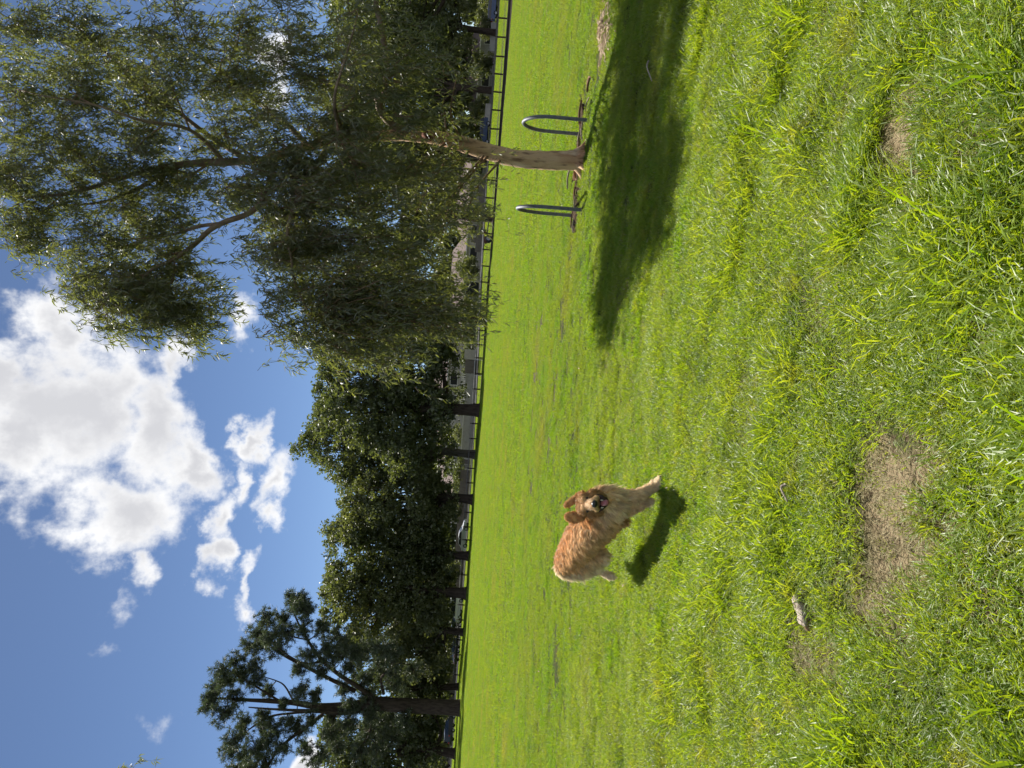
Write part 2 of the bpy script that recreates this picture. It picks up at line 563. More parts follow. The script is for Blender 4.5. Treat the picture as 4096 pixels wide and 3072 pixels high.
tufts = source('tuft', [(*blades(46, .060, .115, .0050, .62, .8, 100 + i), grass_m) for i in range(5)]
               + [(*blades(60, .075, .075, .0040, .8, .9, 120 + i), grass_m) for i in range(5)]
               + [(*blades(40, .065, .16, .0058, .62, .9, 140 + i), grass_m) for i in range(3)])
straws = source('straw_tuft', [(*blades(46, .09, .06, .0030, 1.6, 1.5, 200 + i), straw_m) for i in range(5)])
turf = source('turf_piece', [(*blades(2300, .30, .05, .0055, .5, .7, 300 + i, True), turf_m) for i in range(5)])
turf_far = source('far_turf_piece', [(*blades(1700, .60, .055, .014, .45, .6, 400 + i, True), turf_m) for i in range(5)])

def wedge(n, d0, d1, side=0.72, pad=1.0):
    """random ground points ahead of the camera, a margin wider than its view"""
    y = np.sqrt(rng.uniform(d0 ** 2, d1 ** 2, n))
    x = rng.uniform(-1, 1, n) * (side * y + pad)
    return x, y
def apron(n, y0, y1, side=.62, pad=2.3):
    """ground round the camera's feet and ahead, evenly filled, wider than its view"""
    w = side * y1 + pad
    y = rng.uniform(y0, y1, n); x = rng.uniform(-w, w, n)
    k = np.abs(x) < side * y + pad
    return x[k], y[k]
# near tufts
x, y = apron(96000, .2, 10)
dr = dry(x, y)
lush = .5 + .5 * wav(x, y, 2.6, 4.0) * .7 + .5 * wav(x, y, 7.0, 5.0) * .5
keep = rng.random(len(x)) > np.clip(dr * .95, 0, .80)
keep &= rng.random(len(x)) < (1 - .5 * sstep(6.5, 10, y)) * (.55 + .45 * np.clip(lush, 0, 1))
x, y, lush, dr = x[keep], y[keep], lush[keep], dr[keep]
idx = np.where(lush > .72, rng.integers(0, 5, len(x)), rng.integers(5, 10, len(x)))
idx = np.where((rng.random(len(x)) < np.clip(lush - .55, 0, .35)) & (y < 5.5), rng.integers(10, 13, len(x)), idx)
scl = rng.uniform(.68, 1.3, len(x)) * (1 - .45 * sstep(3.5, 8, y)) * (1 - .55 * dr)
scatter('near_grass', np.stack([x, y, gz(x, y)], 1), rng.uniform(0, 6.28, len(x)), scl, idx, tufts,
        'long rough grass tufts in the foreground of the lawn', 'grass')
# dry thatch
x, y = apron(84000, .2, 8.5)
dr = dry(x, y)
keep = rng.random(len(x)) < np.clip(.22 + dr * 1.4, 0, 1)
x, y = x[keep], y[keep]
scatter('dry_thatch', np.stack([x, y, gz(x, y) - .004], 1), rng.uniform(0, 6.28, len(x)), rng.uniform(.5, 1.1, len(x)),
        rng.integers(0, 5, len(x)), straws, 'dry straw and thatch lying between the foreground tufts', 'straw')
# middle turf
g0 = np.arange(-14, 16, .43); g1 = np.arange(5.0, 20, .43)
x, y = [a.ravel() for a in np.meshgrid(g0, g1)]
x = x + rng.uniform(-.08, .08, len(x)); y = y + rng.uniform(-.08, .08, len(x))
keep = (np.abs(x) < .64 * y + 3) & (rng.random(len(x)) > dry(x, y) * 1.2)
x, y = x[keep], y[keep]
scatter('lawn_turf', np.stack([x, y, gz(x, y) - .004], 1), rng.uniform(0, 6.28, len(x)),
        rng.uniform(.8, 1.15, len(x)) * (1 - .35 * sstep(0.2, .9, dry(x, y))), rng.integers(0, 5, len(x)), turf,
        'mown green turf in the middle of the lawn around the dog and tree', 'grass')
# far turf
g0 = np.arange(-80, 82, .9); g1 = np.arange(18.5, 118, .9)
x, y = [a.ravel() for a in np.meshgrid(g0, g1)]
x = x + rng.uniform(-.15, .15, len(x)); y = y + rng.uniform(-.15, .15, len(x))
bb = y - fence_y(x)
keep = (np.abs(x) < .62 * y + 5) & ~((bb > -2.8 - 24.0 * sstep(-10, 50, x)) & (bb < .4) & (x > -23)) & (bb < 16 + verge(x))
x, y = x[keep], y[keep]
scatter('far_turf', np.stack([x, y, gz(x, y) - .004], 1), rng.uniform(0, 6.28, len(x)), rng.uniform(.85, 1.2, len(x)),
        rng.integers(0, 5, len(x)), turf_far, 'bright green far lawn reaching to the fence and the trees', 'grass')

# ---- strip of bare soil and litter along the fence, blackened and widened as tree shade, road beyond it
def strip(name, off0, off1, x0, x1, material, dz, n=60, taper=0.0):
    b = MB()
    xx = np.linspace(x0, x1, n)
    wob = .35 * np.sin(xx * .8) + .3 * np.sin(xx * 2.3 + 1)
    a = np.stack([xx, fence_y(xx) + off0 + wob * (off1 - off0 < 6), np.zeros(n)], 1); c = np.stack([xx, fence_y(xx) + off1, np.zeros(n)], 1)
    a[:, 1] -= taper * sstep(-10, 50, xx)
    if name == 'road':
        a[:, 1] += verge(xx); c[:, 1] += verge(xx)
    rows = [a + (c - a) * t for t in np.linspace(0, 1, 6)]
    v = np.concatenate(rows); v[:, 2] = gz(v[:, 0], v[:, 1]) + dz
    i = (np.arange(5)[:, None] * n + np.arange(n - 1)[None]).ravel()
    b.add(v, np.stack([i, i + 1, i + n + 1, i + n], 1))
    return tag(b.build(name, material, smooth=True), kind='structure')
soil_shade_m = mat('soil_with_shade', (0.017, 0.013, 0.010), 1, .1, noise=[(.8, (0.034, 0.025, 0.019), .52, .7, U1)], bump=(9, .8, U1))  # soil colour taken near black to carry the tree shade
asphalt_m = mat('asphalt', (0.04, 0.04, 0.042), .95, .15, noise=[(6, (0.05, 0.05, 0.048), .4, .7, U1)])
kerb_m = mat('kerb_concrete', (0.20, 0.19, 0.18), .9, .2, noise=[(4, (0.14, 0.135, 0.13), .4, .7, U1)])
strip('soil_shade_strip', -2.6, 0.3, -24, 62, soil_shade_m, .012, 60, 24.0)
strip('road', 17.5, 25.0, -90, 90, asphalt_m, .02)
kb = MB()
xx = np.linspace(-90, 90, 46)
for off in (17.2, 25.0):
    for i in range(45):
        xm = (xx[i] + xx[i + 1]) / 2
        y0, y1 = [fence_y(q) + off + .15 + float(verge(q)) for q in (xx[i], xx[i + 1])]
        kb.box((xm, (y0 + y1) / 2, gz(xm, (y0 + y1) / 2) + .05), (math.hypot(y1 - y0, xx[i + 1] - xx[i]) + .02, .3, .16), math.atan2(y1 - y0, xx[i + 1] - xx[i]))
tag(kb.build('kerb', kerb_m), kind='structure')

# ------------------------------------------------------------------ eucalyptus in the foreground
bark_m = mat('gum_bark', (0.52, 0.36, 0.215), .85, .2,
             noise=[(3.0, (0.36, 0.20, 0.11), .44, .60, (1, 1, .35)), (6, (0.14, 0.075, 0.042), .56, .66, (1, 1, .3)), (22, (0.22, 0.14, 0.085), .55, .68, (1, 1, .2)), (5, (0.72, 0.56, 0.40), .56, .72, (1, 1, .25))],
             bump=(14, .9, (1, 1, .2)))
limb_m = mat('gum_limb_bark', (0.20, 0.15, 0.105), .85, .2, noise=[(7, (0.12, 0.085, 0.06), .45, .65, (1, 1, .4))], bump=(20, .4, U1))
twig_m = mat('gum_twig', (0.19, 0.12, 0.075), .8, .2)
gum_leaf_m = mat('gum_leaf', (0.074, 0.087, 0.042), 0.45, 0.55, trans=(0.42, (2.2, 2.2, .75)),
                 attr=[('tint', (0.125, 0.135, 0.056))])
def leaf_mesh(base, d, nrm, ln, wd, bend):
    """narrow sickle leaves, six corners each"""
    n = len(base)
    d = unit(d); s = unit(np.cross(d, nrm)); k = np.cross(s, d)
    c1 = base + d * (ln * .35)[:, None] + s * (bend * ln * .10)[:, None]
    c2 = base + d * (ln * .70)[:, None] + s * (bend * ln * .08)[:, None] + k * (ln * .04)[:, None]
    tip = base + d * ln[:, None] - s * (bend * ln * .08)[:, None] + k * (ln * .10)[:, None]
    w = (wd / 2)[:, None]
    v = np.stack([base, c1 - s * w, c1 + s * w, c2 - s * w * .75, c2 + s * w * .75, tip], 1)
    o = np.arange(n)[:, None] * 6
    f = np.concatenate([o + np.array([0, 2, 1]), o + np.array([1, 2, 4]), o + np.array([1, 4, 3]), o + np.array([3, 4, 5])])
    return v.reshape(-1, 3), f
def gum_tree(root, limbs, blobs, leaf_scale=1.0, seed=3, trunk_ids=(0,), mult=1.6):
    """limbs: lists of (x, y, depth, width) in photograph pixels and metres; blobs: leaf masses"""
    r = np.random.default_rng(seed)
    nodes = []
    for i, L in enumerate(limbs):
        q = np.array([[*P(a, b, c), w / 2 * c / FPX] for (a, b, c, w) in L])
        q = catmull(q, 6)
        nodes.append(q)
        b = MB()
        if i in trunk_ids:
            fl = q.copy()
            b.tube(fl[:, :3], fl[:, 3], 18)
            v = b.v[0]
            v += (r.normal(0, .004, v.shape))
            b.build('trunk', bark_m, root, True)
        else:
            b.tube(q[:, :3], q[:, 3], 8)
            b.build('limb', limb_m, root, True)
    nodes = np.concatenate(nodes)
    tw = MB()
    lb, ld, ln_, lw, lt = [], [], [], [], []
    for (bx, by, rx, ry, dep, rd, n, L) in blobs:
        n = int(n * mult); rx, ry, rd = rx * 1.2, ry * 1.2, rd * 1.15
        c = P(bx, by, dep)
        # a branch from the nearest limb to the heart of this leaf mass
        dd = np.linalg.norm(nodes[:, :3] - c + np.array([0, 0, .3]), axis=1)
        j = nodes[np.argmin(dd)]
        mid = (j[:3] + c) / 2 + np.array([0, 0, .12]) + r.normal(0, .08, 3)
        path = catmull(np.array([j[:3], mid, c]), 5)
        tw.tube(path, np.linspace(min(j[3] * .6, .022), .006, len(path)), 5, False)
        sub = []
        for k in range(max(3, n // 14)):
            u = unit(r.normal(size=3)) * r.random() ** .4
            e = c + u[0] * R0 * ry * dep / FPX + u[1] * np.array([0, 1, 0]) * rd + u[2] * np.array([0, 0, 1]) * rx * dep / FPX
            s0 = path[r.integers(2, len(path))]
            mm = (s0 + e) / 2 + np.array([0, 0, .08]) + r.normal(0, .05, 3)
            pp = catmull(np.array([s0, mm, e]), 4)
            tw.tube(pp, np.linspace(.007, .003, len(pp)), 4, False)
            sub.append(pp)
        sub = np.concatenate(sub)
        for k in range(n):
            s0 = sub[r.integers(len(sub))] + r.normal(0, .13, 3)
            out = unit(r.normal(size=3) * np.array([1, 1, .5]))
            ll = L * r.uniform(.5, 1.25)
            m_ = 6
            t = np.linspace(0, 1, m_)[:, None]
            pp = s0 + out * ll * .38 * (1 - (1 - t) ** 2) + np.array([0, 0, -1]) * ll * (t ** 1.5) * r.uniform(.55, 1.05) + r.normal(0, .012, (m_, 3))
            if k % 2 == 0:
                tw.tube(pp, np.linspace(.0028, .0012, m_), 3, False)
            nl = int(r.integers(11, 19))
            tt = r.random(nl) ** .8
            pos = np.stack([np.interp(tt, t[:, 0], pp[:, a]) for a in range(3)], 1)
            dirs = unit(r.normal(size=(nl, 3)) * np.array([.62, .62, .35]) + np.array([0, 0, -.85]) + out * .22)
            lb.append(pos); ld.append(dirs)
            ln_.append(r.uniform(.075, .15, nl) * leaf_scale); lw.append(r.uniform(.011, .021, nl) * leaf_scale)
            lt.append(np.clip(r.normal(.35 + .25 * r.random(), .3, nl), 0, 1))
    lb, ld, ln_, lw, lt = map(np.concatenate, (lb, ld, ln_, lw, lt))
    nrm = unit(r.normal(size=lb.shape))
    v, f = leaf_mesh(lb, ld, nrm, ln_, lw, r.uniform(-1, 1, len(lb)))
    lm = MB(); lm.add(v, f, tint=np.repeat(lt, 6))
    tag(tw.build('twigs', twig_m, root), kind='stuff')
    tag(lm.build('crown', gum_leaf_m, root), kind='stuff')
    return len(lb)
D = 11.7
base = G(2335, 640)
gum = thing('eucalyptus_tree', base, 'weeping gum tree with cream and brown bark between the two steel hoops', 'tree')
D = base[1]
gl = [
    # trunk, then limbs
    [(2350, 638, D, 112), (2318, 640, D, 84), (2240, 642, D, 75), (2150, 640, D, 72), (2050, 632, D, 67), (1950, 606, D, 64), (1870, 582, D, 62), (1800, 562, D, 58),
     (1740, 550, D + .05, 54), (1680, 546, D + .1, 48), (1600, 540, D + .15, 44), (1480, 548, D + .2, 40), (1340, 566, D + .2, 38), (1200, 592, D + .2, 36), (1060, 640, D + .2, 33)],
    [(1640, 535, D + .1, 34), (1560, 490, D, 30), (1515, 425, D - .1, 28), (1540, 375, D - .2, 27), (1548, 300, D - .3, 25), (1540, 200, D - .4, 24), (1525, 110, D - .5, 22), (1505, 20, D - .6, 20), (1490, -120, D - .7, 16)],
    [(1525, 410, D - .1, 22), (1480, 375, D, 20), (1420, 360, D + .1, 16), (1330, 330, D + .2, 12), (1200, 300, D + .3, 9)],
    [(1060, 640, D + .2, 32), (930, 648, D + .2, 30), (800, 652, D + .25, 27), (690, 664, D + .3, 24), (560, 690, D + .3, 20), (420, 735, D + .3, 16), (280, 772, D + .3, 12), (120, 790, D + .3, 8)],
    [(720, 662, D + .3, 20), (620, 715, D + .4, 17), (520, 770, D + .5, 14), (400, 810, D + .6, 11), (240, 822, D + .6, 7)],
    [(1100, 640, D + .2, 26), (1060, 780, D - .1, 24), (1000, 850, D - .3, 22), (900, 888, D - .4, 21), (840, 920, D - .4, 20), (770, 985, D - .5, 18), (690, 1040, D - .6, 16), (600, 1085, D - .6, 12), (520, 1180, D - .7, 8), (420, 1260, D - .7, 5)],
    [(880, 895, D - .4, 16), (800, 905, D - .2, 14), (700, 935, D, 11), (600, 950, D + .1, 7)],
    [(700, 1035, D - .6, 9), (690, 1120, D - .6, 8), (680, 1160, D - .6, 6), (760, 1290, D - .6, 4)],
    [(1330, 566, D + .2, 26), (1240, 700, D - .4, 22), (1180, 820, D - .8, 18), (1150, 930, D - 1.0, 14), (1165, 1030, D - 1.1, 11), (1180, 1130, D - 1.2, 8), (1250, 1280, D - 1.2, 5)],
    [(1240, 590, D + .2, 24), (1130, 480, D + .5, 20), (1020, 400, D + .7, 16), (900, 300, D + .9, 12), (760, 200, D + 1, 8)],
    [(1000, 645, D + .2, 22), (860, 560, D + .5, 18), (700, 440, D + .6, 15), (560, 340, D + .7, 12), (380, 170, D + .8, 9), (240, 60, D + .8, 6)],
    [(900, 648, D + .2, 16), (760, 520, D - .4, 14), (560, 480, D - .9, 11), (380, 420, D - 1.2, 8), (150, 380, D - 1.4, 5)],
    [(1330, 566, D + .2, 22), (1280, 640, D + .8, 18), (1240, 800, D + 1.4, 14), (1250, 960, D + 1.8, 10), (1300, 1120, D + 2, 6)],
    [(1400, 558, D + .2, 22), (1350, 480, D - .8, 18), (1340, 380, D - 1.5, 13), (1380, 240, D - 2.0, 9), (1420, 100, D - 2.2, 5)],
]
gb = [  # x, y, half height, half width (px), depth, half depth (m), sprays, spray length
    # top right
    (60, 120, 170, 190, D + .4, 1.1, 110, .42), (60, 420, 170, 190, D - .4, 1.2, 120, .42), (40, 700, 160, 190, D + .3, 1.0, 100, .42), (30, 960, 130, 130, D + .3, .8, 60, .40),
    (300, 90, 170, 170, D + .6, 1.1, 100, .42), (330, 330, 180, 180, D - .5, 1.2, 120, .42), (300, 600, 170, 160, D, 1.1, 100, .42),
    (560, 110, 180, 180, D + .6, 1.0, 95, .45), (580, 370, 170, 180, D + .3, 1.2, 120, .45), (540, 600, 130, 120, D - .4, 1.0, 60, .42),
    (780, 130, 150, 170, D + .7, 1.0, 70, .45), (800, 370, 150, 150, D + .5, 1.0, 75, .45), (820, 560, 130, 110, D + .3, .8, 55, .42),
    (200, 830, 130, 90, D + .4, .7, 45, .36), (120, 1000, 90, 70, D + .3, .6, 32, .34),
    # upper left lobe
    (640, 790, 150, 110, D + .4, .8, 75, .40), (560, 930, 130, 90, D + .2, .8, 60, .38), (430, 960, 130, 110, D, .8, 55, .36),
    (330, 1050, 110, 100, D - .3, .7, 46, .36), (480, 1080, 130, 110, D - .5, .8, 75, .40), (420, 1190, 140, 100, D - .7, .8, 85, .40),
    (560, 1220, 150, 90, D - .7, .8, 90, .40), (680, 1240, 140, 80, D - .6, .7, 80, .38), (280, 1180, 90, 70, D - .6, .6, 34, .34),
    (560, 1330, 90, 50, D - .7, .5, 22, .32), (760, 1360, 80, 60, D - .6, .5, 34, .32), (800, 1130, 80, 90, D - .5, .6, 24, .36), (860, 1210, 60, 70, D - .8, .5, 18, .40),
    # middle
    (960, 90, 130, 170, D + .8, 1.0, 70, .5), (1000, 300, 130, 150, D + .7, 1.0, 80, .5), (1000, 480, 130, 110, D + .4, .9, 70, .5), (1010, 640, 110, 90, D - .6, .7, 50, .45),
    (960, 780, 120, 90, D + .2, .8, 60, .45), (1060, 900, 140, 110, D - .4, .9, 95, .5), (1010, 1010, 100, 90, D - .8, .7, 50, .45), (1120, 1060, 130, 100, D - .9, .8, 80, .5),
    (1100, 1210, 110, 90, D - 1.1, .7, 46, .45), (1060, 1330, 60, 60, D - 1.1, .5, 14, .35), (1180, 1340, 110, 60, D - 1.1, .6, 34, .45),
    (1180, 120, 130, 160, D + .4, 1.1, 75, .5), (1220, 330, 140, 140, D + .3, 1.1, 85, .5), (1230, 500, 140, 110, D - .2, 1.0, 80, .5), (1200, 680, 150, 120, D - .5, 1.0, 95, .5),
    (1260, 830, 150, 120, D - .6, 1.1, 110, .55), (1280, 980, 150, 110, D - .7, 1.1, 105, .55), (1290, 1120, 150, 100, D - .9, 1.0, 100, .55), (1300, 1260, 140, 90, D - 1.0, .8, 80, .55),
    (1330, 1390, 120, 60, D - 1.1, .6, 44, .5),
    # weeping skirt
    (1400, 60, 130, 120, D - 1.6, .7, 26, .5), (1420, 210, 150, 120, D - 1.5, .8, 40, .5), (1440, 330, 130, 90, D - 1.0, .8, 42, .5), (1420, 560, 120, 90, D - .5, .8, 55, .5),
    (1600, 330, 130, 90, D - .9, .6, 42, .5), (1640, 210, 120, 70, D - 1.2, .5, 26, .5), (1580, 450, 130, 60, D - .9, .6, 30, .5),
    (1450, 690, 150, 100, D - .8, .9, 80, .6), (1480, 820, 150, 100, D - .8, .9, 90, .6), (1490, 950, 150, 100, D - .9, .9, 90, .6), (1490, 1090, 150, 95, D - 1, .9, 85, .6),
    (1490, 1230, 150, 90, D - 1, .8, 80, .6), (1480, 1360, 140, 60, D - 1.1, .6, 50, .55),
    (1640, 730, 130, 80, D - .8, .7, 50, .6), (1660, 860, 150, 80, D - .9, .7, 60, .6), (1650, 1000, 120, 90, D - .9, .7, 42, .6), (1640, 1150, 130, 90, D - 1, .7, 55, .6), (1660, 1290, 140, 80, D - 1.1, .6, 66, .6),
    (1630, 1420, 120, 40, D - 1.1, .4, 22, .55),
    (1790, 870, 90, 45, D - .95, .35, 20, .55), (1790, 1210, 100, 50, D - 1.05, .4, 28, .55), (1790, 1310, 110, 50, D - 1.1, .4, 32, .55), (1780, 450, 80, 40, D - 1, .3, 10, .45),
    (1830, 290, 60, 40, D - 1.1, .3, 8, .4),
    (-130, 150, 110, 200, D + .3, 1.0, 40, .42), (-130, 480, 110, 200, D - .2, 1.0, 50, .42), (-110, 760, 90, 160, D + .3, .9, 30, .42),
    (250, -170, 200, 150, D + .5, 1.2, 60, .45), (700, -170, 240, 160, D + .4, 1.2, 70, .45), (1150, -150, 240, 150, D + .2, 1.2, 70, .5),
    # looser leaves round the upper left limbs
    (640, 700, 120, 90, D + .3, .7, 40, .42), (420, 700, 120, 90, D + .4, .7, 40, .40), (300, 760, 110, 70, D + .3, .6, 34, .38), (500, 860, 120, 80, D + .5, .6, 40, .38),
    (700, 870, 110, 80, D + .1, .6, 34, .40), (760, 770, 100, 80, D + .2, .6, 30, .40), (380, 880, 90, 60, D + .4, .5, 22, .36), (650, 1010, 100, 90, D - .2, .6, 40, .38),
    (600, 1130, 110, 80, D - .6, .6, 44, .38), (740, 1060, 90, 80, D - .3, .6, 22, .36), (860, 780, 100, 90, D + .1, .6, 34, .42), (780, 1240, 90, 70, D - .6, .5, 30, .36),
    (300, 1100, 100, 80, D - .5, .6, 36, .36), (250, 1020, 80, 60, D + .1, .5, 24, .34), (430, 1330, 80, 50, D - .7, .4, 22, .34), (1430, 1420, 110, 50, D - 1.1, .5, 30, .5), (1240, 1420, 80, 40, D - 1.1, .4, 14, .4),
    (1560, 1460, 90, 30, D - 1.1, .3, 12, .45),
    # lower edge of the skirt
    (1860, 880, 70, 50, D - .95, .35, 22, .5), (1850, 1230, 90, 60, D - 1.05, .4, 26, .5), (1870, 1320, 80, 40, D - 1.1, .3, 22, .5), (1760, 1100, 90, 70, D - 1, .4, 26, .5),
    (1740, 780, 90, 60, D - .9, .4, 24, .5), (1760, 980, 60, 50, D - .9, .4, 14, .5), (1340, 700, 120, 90, D - .3, .8, 60, .5), (1180, 960, 120, 100, D - .3, .9, 60, .5), (900, 200, 120, 140, D + .2, .9, 50, .5), (900, 480, 110, 110, D - .3, .8, 45, .5),
    (700, 250, 120, 140, D - .4, .9, 50, .45), (440, 230, 130, 130, D + .2, .9, 55, .45), (460, 500, 120, 120, D + .4, .9, 50, .45), (1320, 230, 120, 130, D + .2, .9, 50, .5), (1100, 220, 120, 120, D - .4, .9, 50, .5), (1110, 760, 120, 100, D - .2, .9, 60, .5),
    (1100, 570, 110, 100, D - .4, .8, 45, .5), (180, 260, 130, 130, D + .3, .9, 50, .45), (180, 560, 130, 130, D + .2, .9, 50, .45), (120, 900, 110, 90, D + .2, .7, 36, .4),
]
NL = gum_tree(gum, gl, gb)
print('gum leaves', NL)
# bulge and buttress roots at the foot
rb = MB()
for k in range(7):
    a = k * .9 + .3
    o = np.array([math.cos(a), math.sin(a), 0])
    rb.tube(catmull(np.array([base + o * .08 + [0, 0, .16], base + o * .19 + [0, 0, .05], base + o * .34 + [0, 0, -.03]]), 4), np.linspace(.07, .025, 9), 7)
rb.build('root', bark_m, gum, True)
# torn stub with rust brown bark high on the trunk
sb = MB()
c = P(1715, 556, D)
sb.tube([c + np.array([-.05, -.10, -.05]), c + np.array([0, -.12, .0]), c + np.array([.05, -.10, .08])], [.05, .075, .05], 9)
sb.build('torn_bark', mat('torn_bark', (0.13, 0.05, 0.028), .9, .2, bump=(30, .6, U1)), gum, True)

# ------------------------------------------------------------------ steel hoops
steel_m = mat('galvanised_steel', (0.15, 0.16, 0.175), .6, .5, metal=.6, noise=[(25, (0.09, 0.10, 0.11), .4, .7, U1)])
def hoop(p1, p2, top, label):
    a, b = G(*p1), G(*p2)
    a[2] = b[2] = -.08
    w = np.linalg.norm(b - a)
    h = top
    u = (b - a) / w
    r = w / 2
    pts = [a, a + [0, 0, .3], a + [0, 0, h - r * 1.15 + .08]]
    for k in range(1, 12):
        t = math.pi * k / 12
        pts.append((a + b) / 2 * np.array([1, 1, 0]) + np.array([0, 0, h - r * 1.15]) - u * r * math.cos(t) + np.array([0, 0, 1.15 * r * math.sin(t)]))
    pts += [b + [0, 0, h - r * 1.15 + .08], b + [0, 0, .3], b]
    mb = MB(); mb.tube(catmull(np.array(pts), 3), .029, 14)
    t = thing('steel_hoop', (a + b) / 2 * np.array([1, 1, 0]), label, 'hoop', 'steel hoops beside the gum tree')
    mb.build('hoop_tube', steel_m, t, True)
    for q in (a, b):
        cm = MB(); cm.lathe((q[0], q[1], 0), (0, 0, 1), [(-.03, .09), (.012, .085), (.02, .03)], 12)
        cm.build('footing', soil_shade_m, t)
hoop((2355, 481), (2326, 537), 1.0, 'grey steel hoop right of the gum tree trunk, turned more open')
hoop((2331, 840), (2302, 863), 1.0, 'grey steel hoop left of the gum tree trunk, seen nearly edge on')

# ------------------------------------------------------------------ litter on the lawn
bed = MB()
n = 40
cl_ = np.array([G(2330 - 26 * t, 425 + 505 * t) for t in np.linspace(0, 1, n)])
wd_ = .20 + .09 * np.sin(np.linspace(0, 17, n)) + .05 * np.sin(np.linspace(0, 41, n))
rows = []
for q, z in ((-1.0, -.03), (-.7, .035), (-.2, .06), (.3, .055), (.75, .03), (1.05, -.03)):
    p = cl_.copy(); p[:, 1] += q * wd_; p[:, 0] += rng.normal(0, .015, n)
    p[:, 2] = gz(p[:, 0], p[:, 1]) + z + rng.normal(0, .008, n) * (z > 0)
    rows.append(p)
i = (np.arange(5)[:, None] * n + np.arange(n - 1)[None]).ravel()
bed.add(np.concatenate(rows), np.stack([i, i + 1, i + n + 1, i + n], 1))
bed_m = mat('tree_bed_soil', (0.055, 0.036, 0.024), 1, .1, noise=[(30, (0.16, 0.11, 0.07), .5, .66, (1, 3, 1))], bump=(70, .9, U1))
tag(bed.build('tree_bed', bed_m, smooth=True), kind='structure')
strip_m = mat('fallen_bark', (0.20, 0.12, 0.075), .9, .2, noise=[(20, (0.34, 0.24, 0.16), .5, .7, U1)])
pale_m = mat('weathered_wood', (0.50, 0.43, 0.35), .85, .2, noise=[(30, (0.17, 0.13, 0.095), .46, .64, (1, 6, 6))], bump=(60, .5, (1, 8, 8)))
def bark_piece(g, ln, wd, ang, lift, curl, material):
    b = MB()
    n = 7
    t = np.linspace(-.5, .5, n)
    d = np.array([math.cos(ang), math.sin(ang), 0]); s = np.array([-d[1], d[0], 0])
    rows = []
    for q in (-1, -.4, .4, 1):
        w = wd / 2 * (1 - (np.abs(t) * 1.6) ** 3 * .8)
        z = lift + curl * (q * q) * wd + .03 * np.sin(t * 5 + lift * 40) * ln
        rows.append(g + t[:, None] * ln * d + (q * w)[:, None] * s + z[:, None] * np.array([0, 0, 1]))
    v = np.concatenate(rows)
    under = v - [0, 0, .006]
    i = (np.arange(3)[:, None] * n + np.arange(n - 1)[None]).ravel()
    f = np.stack([i, i + 1, i + n + 1, i + n], 1)
    b.add(np.concatenate([v, under]), np.concatenate([f, f[:, ::-1] + 4 * n]))
    e = list(range(n)) + [n * 2 - 1, n * 3 - 1, n * 4 - 1] + list(range(4 * n - 2, 3 * n - 1, -1)) + [2 * n, n]
    e2 = e[1:] + e[:1]
    b.add(np.zeros((0, 3)), np.array([[p - b.n, q - b.n, q + 4 * n - b.n, p + 4 * n - b.n] for p, q in zip(e, e2)]))
    return b
BARK = [  # pixel, length, width, angle, label
    (2290, 715, .36, .07, 2.6, 'long pale bark strip leaning against the left foot of the trunk', pale_m),
    (2322, 700, .22, .13, .5, 'broad brown bark curl at the left foot of the trunk', strip_m),
    (2338, 655, .18, .06, 1.2, 'small orange brown bark shard in front of the trunk', strip_m),
    (2335, 590, .24, .08, .2, 'dark bark curl at the right foot of the trunk', strip_m),
    (2330, 560, .30, .05, 2.8, 'thin bark strip lying between the trunk and the open hoop', pale_m),
    (2345, 520, .34, .05, .15, 'flat grey bark strip between the legs of the open hoop', pale_m),
    (2335, 450, .40, .09, .05, 'dark bark strip lying just right of the open hoop', strip_m),
    (2368, 420, .30, .035, 1.9, 'narrow tan bark sliver on the shade edge right of the hoops', pale_m),
    (2372, 338, .24, .10, 2.2, 'rust brown bark flake between the leaf pile and the open hoop', strip_m),
    (2312, 770, .36, .07, .1, 'brown bark strip between the trunk and the edge on hoop', strip_m),
    (2318, 815, .30, .05, .4, 'thin grey bark strip just right of the edge on hoop', pale_m),
    (2300, 880, .28, .06, 2.7, 'short bark strip behind the foot of the edge on hoop', strip_m),
    (2308, 905, .22, .05, .3, 'leftmost small bark strip of the litter line', pale_m),
]
for (px, py, ln, wd, an, lab, mm) in BARK:
    g = G(px, py); g[2] = gz(g[0], g[1]) + .02
    o = bark_piece(np.zeros(3), ln, wd, an, .045, .35, mm).build('bark_strip', mm)
    o.location = g
    tag(o, lab, 'bark', 'fallen bark around the gum tree')
# heap of dry leaves and strips
g = G(2425, 120)
hp = MB()
for k in range(260):
    q = rng.normal(0, 1, 2) * np.array([.20, .26]); ang = rng.uniform(0, 6.28)
    h = .10 * math.exp(-(q[0] / .25) ** 2 - (q[1] / .3) ** 2) + rng.uniform(0, .02)
    d = unit(np.array([math.cos(ang), math.sin(ang), rng.normal(0, .25)])); s = unit(np.array([-d[1], d[0], rng.normal(0, .5)]))
    c = np.array([g[0] + q[0] + .4 * q[1], g[1] + q[1], gz(g[0], g[1]) + h + .02]); L = rng.uniform(.07, .2); w = rng.uniform(.006, .018)
    hp.add([c - d * L / 2, c - d * L * .1 + s * w, c + d * L / 2, c - d * L * .1 - s * w], [[0, 1, 2, 3]], tint=rng.random())
tag(hp.build('leaf_pile', mat('dry_leaf', (0.25, 0.175, 0.11), .8, .2, trans=(.2, (1, 1, 1)), attr=[('tint', (0.47, 0.37, 0.25))])),
    'heap of dry brown leaves and bark on the lawn at the far right', 'leaf pile', kind='stuff')
fl_ = MB()
x, y = wedge(420, 3.6, 34, .6, .5)
